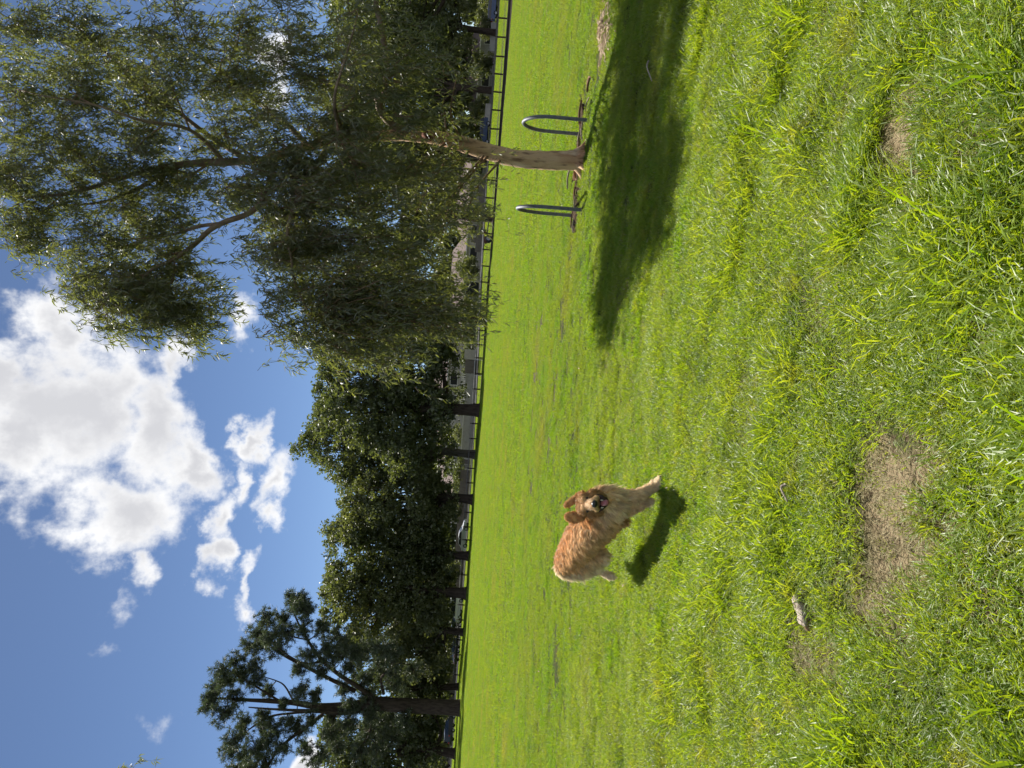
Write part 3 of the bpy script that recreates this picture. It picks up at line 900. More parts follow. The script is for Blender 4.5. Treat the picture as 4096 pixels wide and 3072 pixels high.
for k in range(len(x)):
    a = rng.uniform(0, 6.28); d = np.array([math.cos(a), math.sin(a), rng.normal(0, .3)]); s_ = np.array([-d[1], d[0], rng.normal(0, .3)])
    L = rng.uniform(.025, .06); w = L * rng.uniform(.10, .22)
    c = np.array([x[k], y[k], float(gz(x[k], y[k])) + rng.uniform(.03, .055)])
    fl_.add([c - d * L / 2, c + s_ * w + [0, 0, .004], c + d * L / 2, c - s_ * w + [0, 0, .004]], [[0, 1, 2, 3]], tint=rng.random())
tag(fl_.build('fallen_leaves', mat('fallen_leaf', (0.30, 0.21, 0.12), .7, .3, trans=(.2, (1, 1, 1)), attr=[('tint', (0.50, 0.44, 0.32))])),
    'small tan leaves scattered thinly over the lawn', 'leaves', kind='stuff')
# weathered chunk of wood and two sticks
g = G(3232, 2445); g[2] = gz(g[0], g[1])
wd_t = thing('wood_chunk', g, 'short weathered grey wood chunk lying in the foreground grass', 'wood')
e1, e2 = G(3205, 2385), G(3245, 2510)
e1[2] = e2[2] = g[2] + .035
ax = (e2 - e1)
wb = MB()
tt = np.linspace(0, 1, 9)
wb.tube(e1 + ax * tt[:, None] + np.array([0, 0, 1]) * (.004 * np.sin(tt * 9))[:, None], .027 * np.array([.45, .8, .95, 1, 1.05, 1.0, .95, .75, .3]), 11)
wb.v[0] += rng.normal(0, .0028, wb.v[0].shape)
wb.build('wood_core', pale_m, wd_t, True)
wb = MB(); wb.tube([e2 - ax * .05, e2 + ax * .05, e2 + ax * .12 + [0, 0, -.01]], [.012, .008, .003], 7)
wb.build('broken_end', strip_m, wd_t, True)
def stick(p1, p2, rad, label, mm, bow=.02):
    a, b = G(*p1), G(*p2)
    a[2] = gz(a[0], a[1]) + .05; b[2] = gz(b[0], b[1]) + .05
    q = catmull(np.array([a, (a + b) / 2 + [bow, bow, .02], b]), 5)
    mb = MB(); c = (a + b) / 2
    mb.tube(q - c, np.linspace(rad, rad * .6, len(q)), 6)
    o = mb.build('stick', mm, smooth=True); o.location = c
    tag(o, label, 'stick')
stick((3188, 1940), (3192, 2010), .008, 'pale short stick in the grass below the dog', pale_m)
stick((2605, 245), (2625, 325), .009, 'thin bent grey twig on the shaded grass at the far right', pale_m, .05)

# ------------------------------------------------------------------ dog
def C(cx, cy, d):
    return P(2150 + cx / 3.017, 1850 + cy / 3.017, d)
CPX = 1 / 3.017 / FPX
GOLD, TAN, CREAM, RUST = (0.60, 0.34, 0.14), (0.68, 0.47, 0.25), (0.84, 0.74, 0.57), (0.52, 0.26, 0.10)
dog_root = C(1440, 240, 5.75) * np.array([1, 1, 0])
dog = thing('golden_retriever_dog', dog_root, 'golden retriever bounding across the lawn towards us with its mouth open', 'dog')
prims = []   # (centre, radius, colour, fur length)
def chain(pts, col, fur, col2=None):
    q = catmull(np.array([[*C(a, b, d), r * CPX * d] for (a, b, d, r) in pts]), 7)
    for i, p in enumerate(q):
        t = i / (len(q) - 1)
        cc = np.array(col) * (1 - t) + np.array(col2 or col) * t
        prims.append((p[:3], p[3], cc, fur))
# trunk: rump, loin, ribs, chest
chain([(350, 1215, 6.42, 128), (420, 1120, 6.32, 168), (520, 960, 6.15, 205), (620, 810, 5.98, 225), (760, 670, 5.84, 215), (860, 560, 5.76, 195)], (.66, .45, .23), .040, (.74, .56, .34))
chain([(300, 1180, 6.44, 95), (365, 1040, 6.26, 112), (440, 880, 6.08, 118), (520, 760, 5.95, 120)], (.52, .26, .10), .040, (.56, .31, .12))
# deep chest and ruff
chain([(700, 640, 5.80, 180), (880, 520, 5.70, 170), (1000, 520, 5.72, 130)], (.74, .58, .38), .05, CREAM)
chain([(720, 400, 5.68, 85), (820, 400, 5.66, 100), (930, 420, 5.68, 110), (1030, 440, 5.70, 90)], (.74, .56, .36), .055, CREAM)
# rump and feathered thighs
chain([(300, 1270, 6.46, 95), (430, 1290, 6.45, 105), (560, 1270, 6.42, 110), (680, 1200, 6.36, 100), (800, 1130, 6.28, 65)], CREAM, .055, CREAM)
chain([(420, 1200, 6.38, 130), (560, 1180, 6.34, 135), (700, 1120, 6.28, 110)], (.66, .43, .21), .045, CREAM)
chain([(480, 1310, 6.50, 70), (580, 1330, 6.52, 60), (660, 1318, 6.53, 40), (750, 1322, 6.52, 29), (820, 1345, 6.49, 32), (870, 1368, 6.45, 42), (900, 1378, 6.42, 38), (915, 1380, 6.40, 24)], CREAM, .024, CREAM)
chain([(640, 1090, 6.28, 120), (760, 1110, 6.24, 85), (820, 1160, 6.22, 50)], TAN, .035, CREAM)
# reaching foreleg with paw, second foreleg beside it
chain([(930, 480, 5.72, 130), (1070, 455, 5.70, 105), (1200, 410, 5.70, 78), (1320, 345, 5.72, 60), (1385, 305, 5.73, 54), (1430, 268, 5.74, 58), (1455, 225, 5.72, 46), (1462, 190, 5.71, 30)], (.76, .60, .40), .022, CREAM)
chain([(1010, 400, 5.80, 70), (1150, 378, 5.82, 50), (1290, 330, 5.82, 42), (1390, 270, 5.84, 40)], TAN, .03, CREAM)
chain([(900, 600, 5.76, 120), (1040, 560, 5.74, 100), (1180, 520, 5.72, 80), (1280, 492, 5.72, 50), (1335, 478, 5.74, 44), (1365, 462, 5.73, 34)], TAN, .026, CREAM)
chain([(860, 700, 5.86, 110), (960, 720, 5.86, 80), (1050, 715, 5.88, 45)], TAN, .04, TAN)
# belly line
chain([(700, 900, 6.06, 130), (800, 850, 5.98, 110), (880, 780, 5.92, 105)], GOLD, .035, TAN)
# neck and head, face browns darkened as shadow
chain([(640, 650, 5.80, 140), (640, 560, 5.70, 125), (600, 510, 5.63, 118)], GOLD, .04, (.48, .28, .12))
chain([(565, 470, 5.60, 100), (560, 545, 5.60, 98)], (.47, .28, .12), .018)
chain([(660, 405, 5.60, 78), (740, 420, 5.60, 70)], (.48, .29, .13), .028)
chain([(650, 590, 5.60, 78), (730, 580, 5.60, 66)], (.48, .29, .13), .028)
chain([(615, 505, 5.56, 84), (640, 503, 5.50, 70), (668, 500, 5.445, 62), (682, 498, 5.42, 54)], (.50, .32, .15), .010, (.66, .50, .31))
chain([(690, 455, 5.45, 38), (715, 430, 5.48, 34)], (.62, .47, .28), .010)
chain([(695, 545, 5.45, 38), (720, 562, 5.48, 34)], (.62, .47, .28), .010)
chain([(800, 500, 5.58, 62), (845, 480, 5.52, 40), (862, 470, 5.48, 30)], CREAM, .012, TAN)   # lower jaw
# brow
chain([(550, 445, 5.535, 28), (548, 470, 5.53, 26)], TAN, .010)
chain([(550, 555, 5.535, 28), (548, 530, 5.53, 26)], TAN, .010)
# tail held out behind
chain([(340, 1240, 6.52, 50), (390, 1225, 6.66, 44), (440, 1205, 6.82, 36), (470, 1190, 6.95, 22)], CREAM, .06)
def ear(pts, wide, col):
    q = catmull(np.array([[*C(a, b, d), r * CPX * d] for (a, b, d, r) in pts]), 6)
    for p in q:
        for s in (-1, -.5, 0, .5, 1):
            w = wide * CPX * 5.6
            prims.append((p[:3] + np.array([s * w * .9 * (p[3] / (55 * CPX * 5.6)), 0, 0]), .013, np.array(col), .014))
ear([(560, 640, 5.63, 40), (500, 655, 5.64, 58), (430, 665, 5.65, 60), (370, 655, 5.66, 45), (345, 650, 5.66, 20)], 52, GOLD)
ear([(540, 380, 5.63, 30), (490, 410, 5.65, 45), (430, 455, 5.67, 48), (370, 495, 5.68, 34), (335, 515, 5.68, 16)], 44, GOLD)
# toes
for k, (a, b) in enumerate(((1478, 178), (1490, 215), (1490, 255), (1478, 290))):
    prims.append((C(a, b, 5.69), 22 * CPX * 5.7, np.array(CREAM), .006))

def ico(sub=2):
    import bmesh
    bm = bmesh.new(); bmesh.ops.create_icosphere(bm, subdivisions=sub, radius=1.0)
    v = np.array([x.co[:] for x in bm.verts]); f = np.array([[q.index for q in p.verts] for p in bm.faces])
    bm.free()
    return v, f
IV, IF = ico(2)
db = MB()
for (c, r, col, fur) in prims:
    db.add(IV * r + c, IF)
hide_m = mat('dog_coat', (0.5, 0.33, 0.16), .75, .2)
t = hide_m.node_tree
at = t.nodes.new('ShaderNodeAttribute'); at.attribute_name = 'coat'
pb = [n for n in t.nodes if n.type == 'BSDF_PRINCIPLED'][0]
t.links.new(at.outputs['Color'], pb.inputs['Base Color'])
tmp = bpy.data.objects.new('dog_tmp', db.mesh('dog_tmp', hide_m, origin=dog_root))
COL.objects.link(tmp)
md = tmp.modifiers.new('r', 'REMESH'); md.mode = 'VOXEL'; md.voxel_size = 0.009
ms = tmp.modifiers.new('s', 'SMOOTH'); ms.factor = .6; ms.iterations = 5
dg = bpy.context.evaluated_depsgraph_get()
body_me = bpy.data.meshes.new_from_object(tmp.evaluated_get(dg))
bpy.data.objects.remove(tmp)
nv = len(body_me.vertices)
co = np.zeros(nv * 3, np.float32); body_me.vertices.foreach_get('co', co); co = co.reshape(-1, 3).astype(float)
no = np.zeros(nv * 3, np.float32); body_me.vertices.foreach_get('normal', no); no = no.reshape(-1, 3).astype(float)
pc = np.array([p[0] for p in prims]) - dog_root; pr = np.array([p[1] for p in prims]); pcol = np.array([p[2] for p in prims]); pf = np.array([p[3] for p in prims])
vc = np.zeros((nv, 3)); vf = np.zeros(nv)
for s in range(0, nv, 4000):
    dd = np.linalg.norm(co[s:s + 4000, None] - pc[None], axis=2) - pr[None]
    w = np.exp(-np.maximum(dd, -.02) / .012)
    w /= w.sum(1, keepdims=True)
    vc[s:s + 4000] = w @ pcol; vf[s:s + 4000] = w @ pf
mott = .95 + .12 * wav(co[:, 0] * 1, co[:, 1] + co[:, 2], 55.0, .4) * .5 + rng.normal(0, .03, nv)
# darker inside the mouth and eye sockets are separate parts; the face's darker browns have its shadow mixed in
vc = np.clip(vc * mott[:, None], .01, .9)
ca = body_me.attributes.new('coat', 'FLOAT_COLOR', 'POINT')
ca.data.foreach_set('color', np.concatenate([vc, np.ones((nv, 1))], 1).astype(np.float32).ravel())
body_me.polygons.foreach_set('use_smooth', np.ones(len(body_me.polygons), bool))
body_me.name = 'body'
body_me.materials.clear(); body_me.materials.append(hide_m)
body = bpy.data.objects.new('body', body_me); COL.objects.link(body); body.parent = dog
ROOTLOC[body.name] = tuple(dog_root)
# fur
nosep = C(690, 500, 5.42) - dog_root
rump = C(350, 1215, 6.42) - dog_root; headc = C(600, 510, 5.63) - dog_root
back = unit(rump - headc)
nl_, per_ = 8500, 13             # locks, strands in a lock
ns = nl_ * per_
lk = rng.integers(0, nv, nl_)
lp, ln2 = co[lk], no[lk]
hw = np.exp(-np.linalg.norm(lp - nosep, axis=1) ** 2 / .18 ** 2)[:, None]
flow = (back * .75 + np.array([0, 0, -.55])) * (1 - hw) + unit(lp - nosep) * hw * 1.2
flow = flow - ln2 * (flow * ln2).sum(1, keepdims=True)
ld_ = unit(unit(flow) + ln2 * rng.uniform(.10, .42, (nl_, 1)) + rng.normal(0, .16, (nl_, 3)))
ll_ = vf[lk] * rng.uniform(.9, 1.8, nl_)
jit = rng.normal(0, 1, (ns, 3)) * np.repeat(np.clip(ll_ * .22, .002, .009), per_)[:, None]
nnr = np.repeat(ln2, per_, axis=0)
jit = jit - nnr * (jit * nnr).sum(1, keepdims=True)
p0 = np.repeat(lp, per_, axis=0) + jit - nnr * .002
fd = np.repeat(ld_, per_, axis=0)
fl = (np.repeat(ll_, per_) * rng.uniform(.65, 1.1, ns))[:, None]
fs = unit(np.cross(fd, rng.normal(size=(ns, 3)))) * (.0009 + .0005 * rng.random((ns, 1)))
midp = p0 + fd * fl * .55 - jit * .25
tipp = p0 + fd * fl - jit * .75 + np.array([0, 0, -1]) * fl * .2 * (fl > .02)
pick = np.repeat(lk, per_)
lock_tone = np.repeat(rng.uniform(.72, 1.38, nl_), per_)[:, None]
fv = np.stack([p0 - fs, p0 + fs, midp + fs * .8, midp - fs * .8, tipp], 1).reshape(-1, 3)
oo = np.arange(ns)[:, None] * 5
ff = np.concatenate([oo + np.array([0, 1, 2]), oo + np.array([0, 2, 3]), oo + np.array([3, 2, 4])])
fm = MB()
fcol = np.repeat(np.clip(vc[pick] * lock_tone * rng.uniform(.85, 1.2, (ns, 1)), 0, .95), 5, axis=0)
fm.add(fv + dog_root, ff, coat=fcol)
fur_m = mat('dog_fur', (0.5, 0.33, 0.16), .5, .3, trans=(.45, (1.1, 1.0, .9)))
t = fur_m.node_tree
at = t.nodes.new('ShaderNodeAttribute'); at.attribute_name = 'coat'
for n in list(t.nodes):
    if n.type == 'BSDF_DIFFUSE': t.links.new(at.outputs['Color'], n.inputs['Color'])
    if n.type == 'MIX': t.links.new(at.outputs['Color'], n.inputs['A'])
# short dense undercoat, all there is on face, ears and paws
nu = 60000
wgt = np.where(vf < .03, 3.0, .6); wgt = wgt / wgt.sum()
pk = rng.choice(nv, nu, p=wgt)
un = no[pk]; up_ = co[pk] + rng.normal(0, .003, (nu, 3))
hw = np.exp(-np.linalg.norm(up_ - nosep, axis=1) ** 2 / .18 ** 2)[:, None]
uf = (back * .75 + np.array([0, 0, -.55])) * (1 - hw) + unit(up_ - nosep) * hw * 1.2
uf = uf - un * (uf * un).sum(1, keepdims=True)
ud = unit(unit(uf) + un * rng.uniform(.1, .4, (nu, 1)) + rng.normal(0, .15, (nu, 3)))
ul = np.minimum(vf[pk] * rng.uniform(.7, 1.3, nu), .022)[:, None]
us_ = unit(np.cross(ud, rng.normal(size=(nu, 3)))) * .0011
uo = np.arange(nu)[:, None] * 3
fm.add(np.stack([up_ - us_, up_ + us_, up_ + ud * ul], 1).reshape(-1, 3) + dog_root, uo + np.array([0, 1, 2]),
       coat=np.repeat(np.clip(vc[pk] * rng.uniform(.8, 1.3, (nu, 1)), 0, .95), 3, axis=0))
tag(fm.build('fur', fur_m, dog), kind='stuff')
# face
black_m = mat('dog_nose', (0.012, 0.011, 0.011), .32, .5)
mouth_m = mat('dog_mouth', (0.03, 0.012, 0.012), .6, .3)
tongue_m = mat('dog_tongue', (0.30, 0.10, 0.11), .35, .5)
tooth_m = mat('dog_tooth', (0.75, 0.70, 0.6), .3, .5)
def ball(name, c, s, material, parent, squash=None):
    b = MB(); v = IV * np.array(s)
    b.add(v + c, IF)
    return b.build(name, material, parent, True)
ball('nose', C(690, 500, 5.388), (.030, .020, .024), black_m, dog)
for (a, b) in ((598, 432), (602, 588)):
    e = ball('eye', C(a, b, 5.533), (.0125, .012, .0105), black_m, dog)
mo = MB()
mpts = [C(735, 395, 5.50), C(760, 440, 5.46), C(770, 500, 5.44), C(775, 560, 5.46), C(745, 600, 5.50), C(800, 565, 5.47), C(850, 520, 5.45), C(868, 475, 5.45), C(845, 430, 5.46), C(800, 405, 5.48)]
mc = C(795, 490, 5.415)
ring = [mpts[i] for i in (0, 1, 2, 3, 4, 5, 6, 7, 8, 9)]
mo.add(np.array(ring + [mc] + [p + np.array([0, .06, 0]) for p in ring] + [mc + np.array([0, .09, 0])]),
       [[i, (i + 1) % 10, 10] for i in range(10)] + [[11 + i, 21, 11 + (i + 1) % 10] for i in range(10)])
mo.add(np.zeros((0, 3)), np.array([[i - 22, 11 + i - 22, 11 + (i + 1) % 10 - 22, (i + 1) % 10 - 22] for i in range(10)]))
mouth = mo.build('open_mouth', mouth_m, dog, True)
tg = MB(); tg.tube(catmull(np.array([C(790, 495, 5.44), C(810, 490, 5.40), C(835, 483, 5.385), C(850, 478, 5.39)]), 4), np.array([.020] * 6 + [.022] * 4 + [.018, .016, .010]), 10)
tg.build('tongue', tongue_m, mouth, True)
for (a, b) in ((762, 455), (768, 545)):
    th = MB(); th.tube([C(a, b, 5.425), C(a + 18, b, 5.42), C(a + 34, b, 5.42)], [.005, .004, .001], 6); th.build('tooth', tooth_m, mouth, True)
for (a, b) in ((1500, 172), (1515, 212), (1515, 255), (1500, 295)):
    th = MB(); th.tube([C(a - 22, b, 5.672), C(a - 8, b, 5.66), C(a, b, 5.665)], [.005, .004, .001], 6); th.build('claw', black_m, dog, True)

# ------------------------------------------------------------------ far trees
dark_bark_m = mat('dark_bark', (0.075, 0.058, 0.045), .95, .1, noise=[(5, (0.04, 0.03, 0.025), .4, .65, (1, 1, .3))], bump=(7, .8, (1, 1, .25)))
grey_bark_m = mat('grey_bark', (0.15, 0.13, 0.115), .95, .1, noise=[(5, (0.09, 0.075, 0.065), .4, .65, (1, 1, .3))], bump=(7, .8, (1, 1, .25)))
def leaf_mat(name, a, b):
    return mat(name, a, .45, .45, trans=(.33, (1.9, 1.9, .8)), attr=[('tint', b)])
elm_m = leaf_mat('elm_leaf', (0.062, 0.082, 0.030), (0.118, 0.135, 0.050))
elm2_m = leaf_mat('light_leaf', (0.080, 0.100, 0.038), (0.145, 0.158, 0.064))
hedge_m = leaf_mat('hedge_leaf', (0.075, 0.092, 0.040), (0.13, 0.14, 0.07))
pine_m = mat('pine_needle', (0.045, 0.066, 0.034), .5, .5, trans=(.25, (1.6, 1.6, .9)), attr=[('tint', (0.085, 0.105, 0.055))])
def cards(c, size, r, up=.25):
    """small leaf-shaped faces at points c"""
    n = len(c)
    a = unit(r.normal(size=(n, 3)) + np.array([0, 0, -.2])); b = unit(np.cross(a, r.normal(size=(n, 3))))
    s = (size * r.uniform(.6, 1.3, n))[:, None]
    k = np.cross(a, b)
    v = np.stack([c - a * s * .6, c + b * s * .42 + k * s * .08, c + a * s * .6, c - b * s * .42 + k * s * .08], 1).reshape(-1, 3)
    o = np.arange(n)[:, None] * 4
    return v, np.concatenate([o + np.array([0, 1, 2]), o + np.array([0, 2, 3])])
def lobes_crown(root, lobes, material, r, size, per_m2, clump, boost=1.5):
    """lobes: centre, radii; leaves sit in clumps spread over and inside each lobe"""
    mb = MB(); heads = []
    for (c, rad) in lobes:
        rad = np.asarray(rad, float)
        rm = rad.prod() ** (1 / 3)
        ns_ = max(6, int(11 * min(1.6, rm / 3)))
        us = unit(r.normal(size=(ns_, 3)))
        sc_ = c + us * rad * r.uniform(.45, .88, (ns_, 1))
        sr = rm * r.uniform(.30, .55, ns_)
        area = 4 * math.pi * rm ** 2
        nc = int(area * per_m2 * boost / ns_)
        for q in range(ns_):
            u = unit(r.normal(size=(nc, 3)) + us[q] * .6 + np.array([0, 0, .25]))
            cc = sc_[q] + u * (sr[q] * np.where(r.random(nc) < .8, r.uniform(.8, 1.1, nc), r.uniform(.3, .8, nc)))[:, None] * np.array([1, 1, .8])
            tone = np.clip(r.normal(.25 + .35 * r.random(), .22, nc), 0, 1)
            k = clump
            cs = r.uniform(.45, 1.0, nc)
            pp = np.repeat(cc, k, axis=0) + r.normal(size=(nc * k, 3)) * (np.repeat(cs, k)[:, None] * np.array([.55, .55, .42]) * size * 2.2)
            v, f = cards(pp, np.full(nc * k, size), r)
            mb.add(v, f, tint=np.repeat(np.clip(np.repeat(tone, k) + r.normal(0, .18, nc * k), 0, 1), 4))
    o = mb.build('crown', material, root)
    return tag(o, kind='stuff')
def big_tree(name, py_base, px_base, dist, trunk_px, crown, label, material, bark, seed, size=.30, per=1.0, clump=15, fork=None, high=False):
    r = np.random.default_rng(seed)
    b = P(px_base, py_base, dist); b[2] = float(gz(b[0], b[1])) - .05
    t = thing(name, b, label, 'tree', 'trees at the far edge of the lawn')
    tr = trunk_px / 2 * dist / FPX
    lobes = []
    for (x, y, hx, hy, dd, hd) in crown:
        c = P(x, y, dist + dd); lobes.append((c, (hy * dist / FPX, hd, hx * dist / FPX)))
    for (x, y, hx, hy, dd, hd) in ([] if high else list(crown)[:4]):
        c = P(min(1765, x + 190), y + r.uniform(-60, 60), dist + dd + 1.5); c[2] = max(c[2], 3.6)
        lobes.append((c, (max(hy, 90) * dist / FPX, hd, 62 * dist / FPX)))
    low = min(l[0][2] - l[1][2] * .3 for l in lobes)
    fk = fork if fork else max(3.0, min(low, 6.5))
    mb = MB()
    lean = r.normal(0, .15, 2)
    pts = np.array([b, b + [lean[0] * .1, lean[1] * .1, .5], b + [lean[0] * .4, lean[1] * .4, fk * .5], b + [lean[0], lean[1], fk]])
    q = catmull(np.c_[pts, [tr * 1.35, tr * 1.05, tr * .92, tr * .95]], 5)
    mb.tube(q[:, :3], q[:, 3], 12)
    mb.build('trunk', bark, t, True)
    top = q[-1, :3]
    lm = MB()
    for (c, rad) in lobes:
        e = c + np.array([0, 0, rad[2] * .25])
        mid = (top + e) / 2 + np.array([0, 0, -.1 * np.linalg.norm(e - top)]) + r.normal(0, .5, 3)
        w = catmull(np.array([top - [0, 0, .4], mid, e]), 6)
        lm.tube(w, np.linspace(tr * .55, .05, len(w)), 6)
        for k in range(7):
            s0 = w[r.integers(5, len(w))]; e2 = c + unit(r.normal(size=3)) * np.array(rad) * .85
            m2 = (s0 + e2) / 2 + r.normal(0, .4, 3)
            ww = catmull(np.array([s0, m2, e2]), 4)
            lm.tube(ww, np.linspace(.10, .02, len(ww)), 4, False)
    lm.build('limbs', bark, t, True)
    lobes_crown(t, lobes, material, r, size, per, clump)
    return t
# crowns: photograph pixel, half height, half width, depth offset, half depth
big_tree('broadleaf_tree', 1642, 1915, 89, 50, [
    (1560, 1640, 210, 200, 0, 6.5), (1420, 1500, 150, 140, 1, 5), (1390, 1660, 150, 140, -1, 5), (1640, 1480, 140, 130, -1, 5), (1640, 1800, 120, 110, 0, 4.5), (1330, 1560, 80, 90, 2, 4), (1340, 1440, 70, 90, 3, 4)],
    'broad dark tree with the thickest trunk, in front of the pale wall', elm_m, dark_bark_m, 11)
big_tree('broadleaf_tree', 1818, 1893, 99, 34, [
    (1330, 1800, 120, 110, 0, 5), (1260, 1770, 60, 70, 0, 3.5), (1440, 1860, 130, 120, 0, 5), (1560, 1850, 120, 120, 1, 5), (1380, 1720, 100, 90, 2, 4), (1390, 1920, 60, 50, 0, 3), (1690, 1850, 90, 90, 1, 4)],
    'tallest broad tree of the row, its grey forked trunk behind the rail', elm_m, grey_bark_m, 12)
big_tree('broadleaf_tree', 1998, 1887, 94, 38, [
    (1560, 1990, 130, 110, 0, 5), (1450, 2060, 120, 110, 0, 5), (1660, 1960, 110, 110, -1, 4), (1390, 2090, 75, 90, 1, 4), (1660, 2090, 100, 100, 0, 4), (1430, 1985, 60, 50, -1, 3)],
    'olive green tree with a sunlit drooping side, right of the silver car', elm2_m, dark_bark_m, 13)
big_tree('broadleaf_tree', 2224, 1877, 95, 34, [
    (1450, 2190, 120, 110, 0, 5), (1560, 2220, 130, 120, 0, 5), (1680, 2180, 100, 110, 1, 4.5), (1390, 2170, 70, 70, 1, 4), (1680, 2290, 90, 80, 0, 4)],
    'dark tree whose trunk hides the tail of the silver car', elm_m, dark_bark_m, 14)
big_tree('broadleaf_tree', 2374, 1872, 93, 43, [
    (1420, 2330, 130, 120, 0, 5), (1370, 2400, 90, 90, 0, 4), (1540, 2400, 130, 130, 0, 5), (1660, 2400, 100, 110, 0, 4.5), (1350, 2310, 60, 70, 1, 3.5), (1470, 2480, 110, 80, 1, 4)],
    'round topped tree with straight thick trunk beside the white van', elm2_m, dark_bark_m, 15)
big_tree('broadleaf_tree', 2529, 1856, 96, 27, [
    (1560, 2560, 110, 90, 2, 4), (1660, 2520, 90, 90, 2, 4), (1450, 2560, 90, 80, 3, 4), (1640, 2640, 90, 90, 3, 4)],
    'slender dark trunked tree just right of the pine', hedge_m, dark_bark_m, 16)
big_tree('broadleaf_tree', 2747, 1838, 104, 26, [
    (1560, 2720, 110, 110, 3, 4.5), (1660, 2760, 90, 100, 2, 4), (1470, 2700, 80, 80, 4, 4), (1700, 2690, 50, 60, 1, 3)],
    'small dark tree standing close behind the pine on its right', elm_m, dark_bark_m, 17)
big_tree('broadleaf_tree', 3014, 1822, 96, 36, [
    (1350, 3010, 100, 110, 2, 4), (1470, 2980, 120, 120, 2, 5), (1600, 3010, 110, 120, 1, 5), (1560, 2890, 100, 90, 3, 4), (1430, 3130, 120, 110, 1, 5), (1330, 2920, 60, 70, 4, 3), (1680, 2930, 60, 80, 3, 3)],
    'leftmost dark tree of the row, left of the pine', elm_m, dark_bark_m, 18)
# row going on behind the gum tree
big_tree('broadleaf_tree', 1282, 1942, 93, 36, [
    (1540, 1270, 170, 150, 0, 5), (1400, 1300, 120, 120, 2, 5), (1660, 1230, 110, 120, 0, 4), (1420, 1190, 110, 110, 2, 4), (1690, 1340, 90, 70, 0, 4)],
    'dark tree behind the drooping left tips of the gum tree', elm_m, dark_bark_m, 19, per=.8)
big_tree('broadleaf_tree', 872, 2002, 88.5, 40, [
    (1560, 900, 170, 190, -1, 6), (1680, 860, 90, 150, -1, 5), (1500, 1060, 150, 130, 0, 5), (1440, 760, 150, 140, 0, 5), (1650, 1020, 90, 110, -1, 5)],
    'dark tree behind the gum tree, right beside the old machine', elm_m, dark_bark_m, 20, per=.8, fork=7, high=True)
big_tree('broadleaf_tree', 362, 1965, 126, 28, [
    (1500, 380, 190, 170, 4, 6), (1680, 380, 140, 150, 3, 5), (1520, 560, 160, 130, 5, 5), (1740, 480, 100, 110, 4, 4), (1420, 230, 150, 140, 6, 5), (1700, 250, 140, 130, 6, 5)],
    'dark tree behind the gum trunk and the open hoop', elm_m, dark_bark_m, 21, per=.8)
big_tree('broadleaf_tree', 130, 1972, 128, 26, [
    (1500, 90, 200, 170, 2, 7), (1700, 90, 130, 150, 0, 6), (1800, 180, 80, 110, 0, 5), (1780, 20, 90, 120, 0, 5), (1500, -120, 180, 160, 2, 7), (1720, -120, 140, 140, 0, 6)],
    'rightmost dark tree, behind the blue car', elm2_m, dark_bark_m, 22, per=.7)
big_tree('broadleaf_tree', 640, 1962, 132, 24, [
    (1600, 640, 150, 150, 0, 6), (1740, 620, 110, 130, 0, 6), (1810, 560, 70, 80, 0, 4), (1800, 700, 80, 80, 0, 4), (1500, 620, 140, 130, 0, 6)],
    'light green tree across the road behind the gum trunk', elm2_m, dark_bark_m, 23, per=.6)

big_tree('broadleaf_tree', 628, 2018, 87.5, 36, [
    (1480, 600, 180, 180, -1, 7), (1620, 620, 130, 170, -1, 6), (1680, 500, 90, 150, -1, 6), (1680, 720, 90, 140, -1, 6), (1450, 420, 150, 150, -1, 6), (1600, 360, 130, 140, -1, 6)],
    'dark tree hidden behind the gum trunk left of the navy car', elm_m, dark_bark_m, 24, per=.7, fork=7, high=True)
big_tree('broadleaf_tree', -70, 2036, 85, 40, [
    (1480, 40, 180, 190, -1, 7), (1640, -60, 120, 190, -1, 6), (1670, 150, 100, 160, -1, 6), (1480, -260, 170, 160, -1, 6), (1560, 250, 140, 140, -1, 6), (1680, -250, 90, 160, -1, 6)],
    'dark tree at the right edge whose shade falls on the soil strip coloured as shade', elm_m, dark_bark_m, 25, per=.8, fork=7, high=True)

